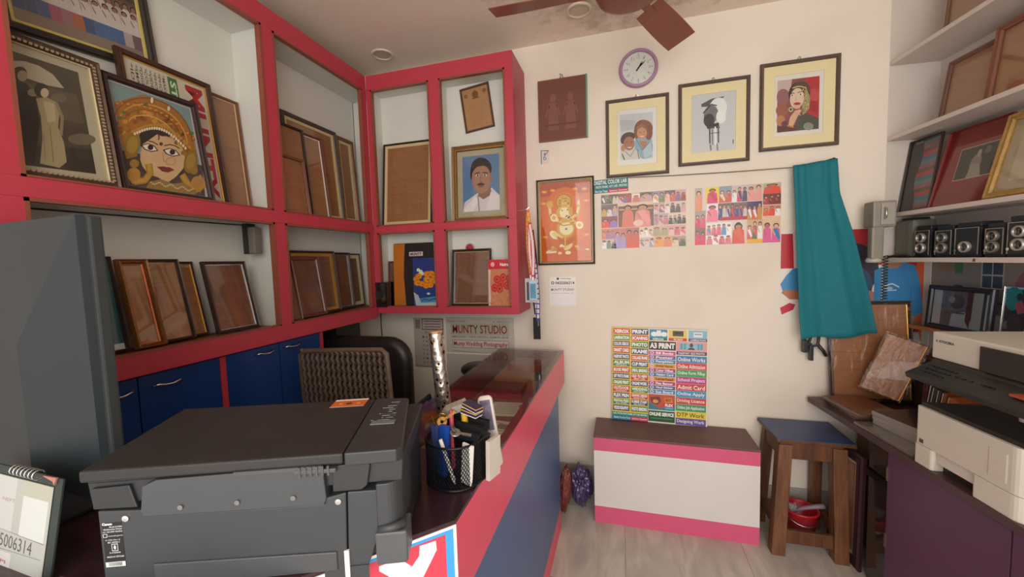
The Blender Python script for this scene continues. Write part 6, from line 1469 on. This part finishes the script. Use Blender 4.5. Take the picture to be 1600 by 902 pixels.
# keys
def key(label, x, y, z, rx, ry, rz, m):
    r = empty('key', label, 'key', MPB @ T(x, y, z) @ Euler((R(rx), R(ry), R(rz))).to_matrix().to_4x4(), 'keys in the mesh organiser')
    MB().lathe([(.004, 0), (.011, 0), (.012, .001), (.011, .002), (.004, .002)], 20, caps=False).build('bow', m, r)
    b = MB().box(.009, .036, -.003, .003, 0, .002)
    for i in range(4): b.box(.018+.005*i, .0205+.005*i, -.0048, -.003, 0, .002)
    b.build('blade', m, r); return r
BRS = mat('brass_key', '#a8813c', .3, .8, .15); STL = mat('steel_key', '#a8a39a', .3, .8, .1)
key('brass key lying highest on the left of the organiser', -.04, .01, .128, 60, 20, 200, BRS)
key('brass key leaning behind the blue case in the organiser', -.052, -.006, .12, 75, 10, 140, BRS)
key('brass key with its bow showing beside the pink pen', -.034, .004, .12, 50, -30, 60, BRS)
key('steel key lying on the mesh divider right of the blue case', .012, -.004, .108, 20, 10, 30, STL)
key('steel key pointing at the viewer in the middle of the organiser', .006, .0, .112, 40, 30, 100, STL)
inb('key_ring', 'thin steel ring joining the keys in the organiser', 'ring', MB().tube([(.012*math.cos(t_), .012*math.sin(t_), 0) for t_ in [2*PI*k/20 for k in range(21)]], .0008, 5), STL, -.03, .006, .135, 70, 10, 0)
inb('pink_marker', 'pink marker pen leaning at the left of the organiser', 'pen', MB().lathe([(.004, 0), (.0055, .003), (.0055, .115), (.004, .13), (.001, .133)], 14), mat('pink_plastic', '#b8485c', .35), -.012, .012, .012, -6, -6, smooth=True)
inb('white_pen', 'white pen slanting in the right of the organiser', 'pen', MB().lathe([(.001, 0), (.003, .006), (.004, .012), (.004, .1)], 12), WHITEP, .03, -.03, .01, 6, -16, smooth=True)
inb('paper_strip', 'folded white paper strip standing in the right of the organiser', 'paper', MB().box(-.014, .014, -.003, .003, 0, .09, .001), WHITEP, .046, -.012, .006, 0, 6)
b = MB().box(-.03, .03, -.012, .012, -.009, .009, .001)
o = inb('printed_roll', 'grey printed paper strip lying across the top left of the organiser', 'paper', b, mat('grey_printed_paper', '#a39c90', .6, var=.3, scale=120), -.03, .045, .14, 20, -25, 10)
b = MB().box(-.018, .018, -.012, .012, -.009, .009, .001)
for i, (x, z, rz) in enumerate(((.02, .142, 0), (.024, .155, -6))):
    r = empty('eraser_box', 'small dark purple box with yellow stripe on the organiser, %s' % ('lower of two', 'upper of two')[i], 'box', MPB @ T(x, .044, z, R(rz)) @ Matrix.Rotation(R(6+3*i), 4, 'Y'), 'small boxes on the organiser')
    MB().box(-.022, .022, -.012, .012, -.006, .004, .001).build('box_body', mat('dark_purple_card', '#3a3050', .4), r); MB().box(-.0222, .0222, -.0122, .0122, .0, .0022).build('yellow_stripe', mat('yellow_card', '#d8a83c', .4), r); MB().box(-.0222, .0222, -.0122, .0122, -.0075, -.006).build('white_base', WHITEP, r)
o = inb('yellow_tape', 'yellow and black tool handle standing behind the organiser dividers', 'tool', MB().lathe([(.006, 0), (.0075, .01), (.0075, .13), (.005, .14)], 12), mat('yellow_plastic', '#c8a028', .35, var=.3, scale=40), .0, .05, .012, 4, 0, smooth=True)
# white card boxes beside the basket
r = empty('white_device', 'white handset with grey buttons leaning against the right of the organiser', 'handset', MPB @ T(.052, .088, .0) @ Euler((R(-8), R(-10), R(25))).to_matrix().to_4x4())
pad('handset_body', .036, .165, .0, .011, -.005, .005, mat('off_white_plastic', '#c8c0b8', .4), r)
MB().box(-.013, .013, -.0068, -.005, .085, .155, .001).build('screen_label', mat('grey_purple_print', '#6a6278', .35, var=.4, scale=90), r)
o = inb('card_box', 'white folded card box standing behind the organiser beside the handset', 'box', MB().box(-.005, .005, -.022, .02, 0, .09, .001), mat('white_card_board', '#c9c2b6', .5, var=.08), .072, .05, .0, 0, 2, 0)

# sparkling tube
tb = empty('patterned_tube', 'tall silver and gold sparkling tube with dark dots behind the pen organiser', 'tube', T(-.517, 1.06, CZ) @ Matrix.Rotation(R(-4), 4, 'Y'))
def sparkle():
    m = bpy.data.materials.new('sparkling_foil'); m.use_nodes = True
    n = m.node_tree.nodes; l = m.node_tree.links; b = n['Principled BSDF']; b.inputs['Metallic'].default_value = .9; b.inputs['Roughness'].default_value = .28
    tc = n.new('ShaderNodeTexCoord'); mp = n.new('ShaderNodeMapping'); mp.inputs['Scale'].default_value = (1, 1, .8)
    v = n.new('ShaderNodeTexVoronoi'); v.inputs['Scale'].default_value = 75
    rp = n.new('ShaderNodeValToRGB'); e = rp.color_ramp.elements; e[0].position = .22; e[0].color = (.01, .008, .008, 1); e[1].position = .34; e[1].color = lin('#c9a98c')
    x = e.new(.6); x.color = lin('#b0aca8')
    l.new(tc.outputs['Object'], mp.inputs[0]); l.new(mp.outputs[0], v.inputs['Vector']); l.new(v.outputs['Distance'], rp.inputs[0]); l.new(rp.outputs[0], b.inputs['Base Color'])
    bp = n.new('ShaderNodeBump'); bp.inputs['Strength'].default_value = .8; bp.inputs['Distance'].default_value = .003; l.new(v.outputs['Distance'], bp.inputs['Height']); l.new(bp.outputs[0], b.inputs['Normal'])
    return m
MB().lathe([(0, 0), (.021, 0), (.0225, .004), (.022, .355), (.021, .36), (0.019, .36), (.019, .35), (0, .35)], 32, caps=False).build('tube_wall', sparkle(), tb, smooth=True)
MB().lathe([(.0195, .352), (.0195, .362), (.016, .364), (.0, .364)], 24, caps=False).build('cap', mat('pale_gold_cap', '#c8a878', .35, .5), tb, smooth=True)
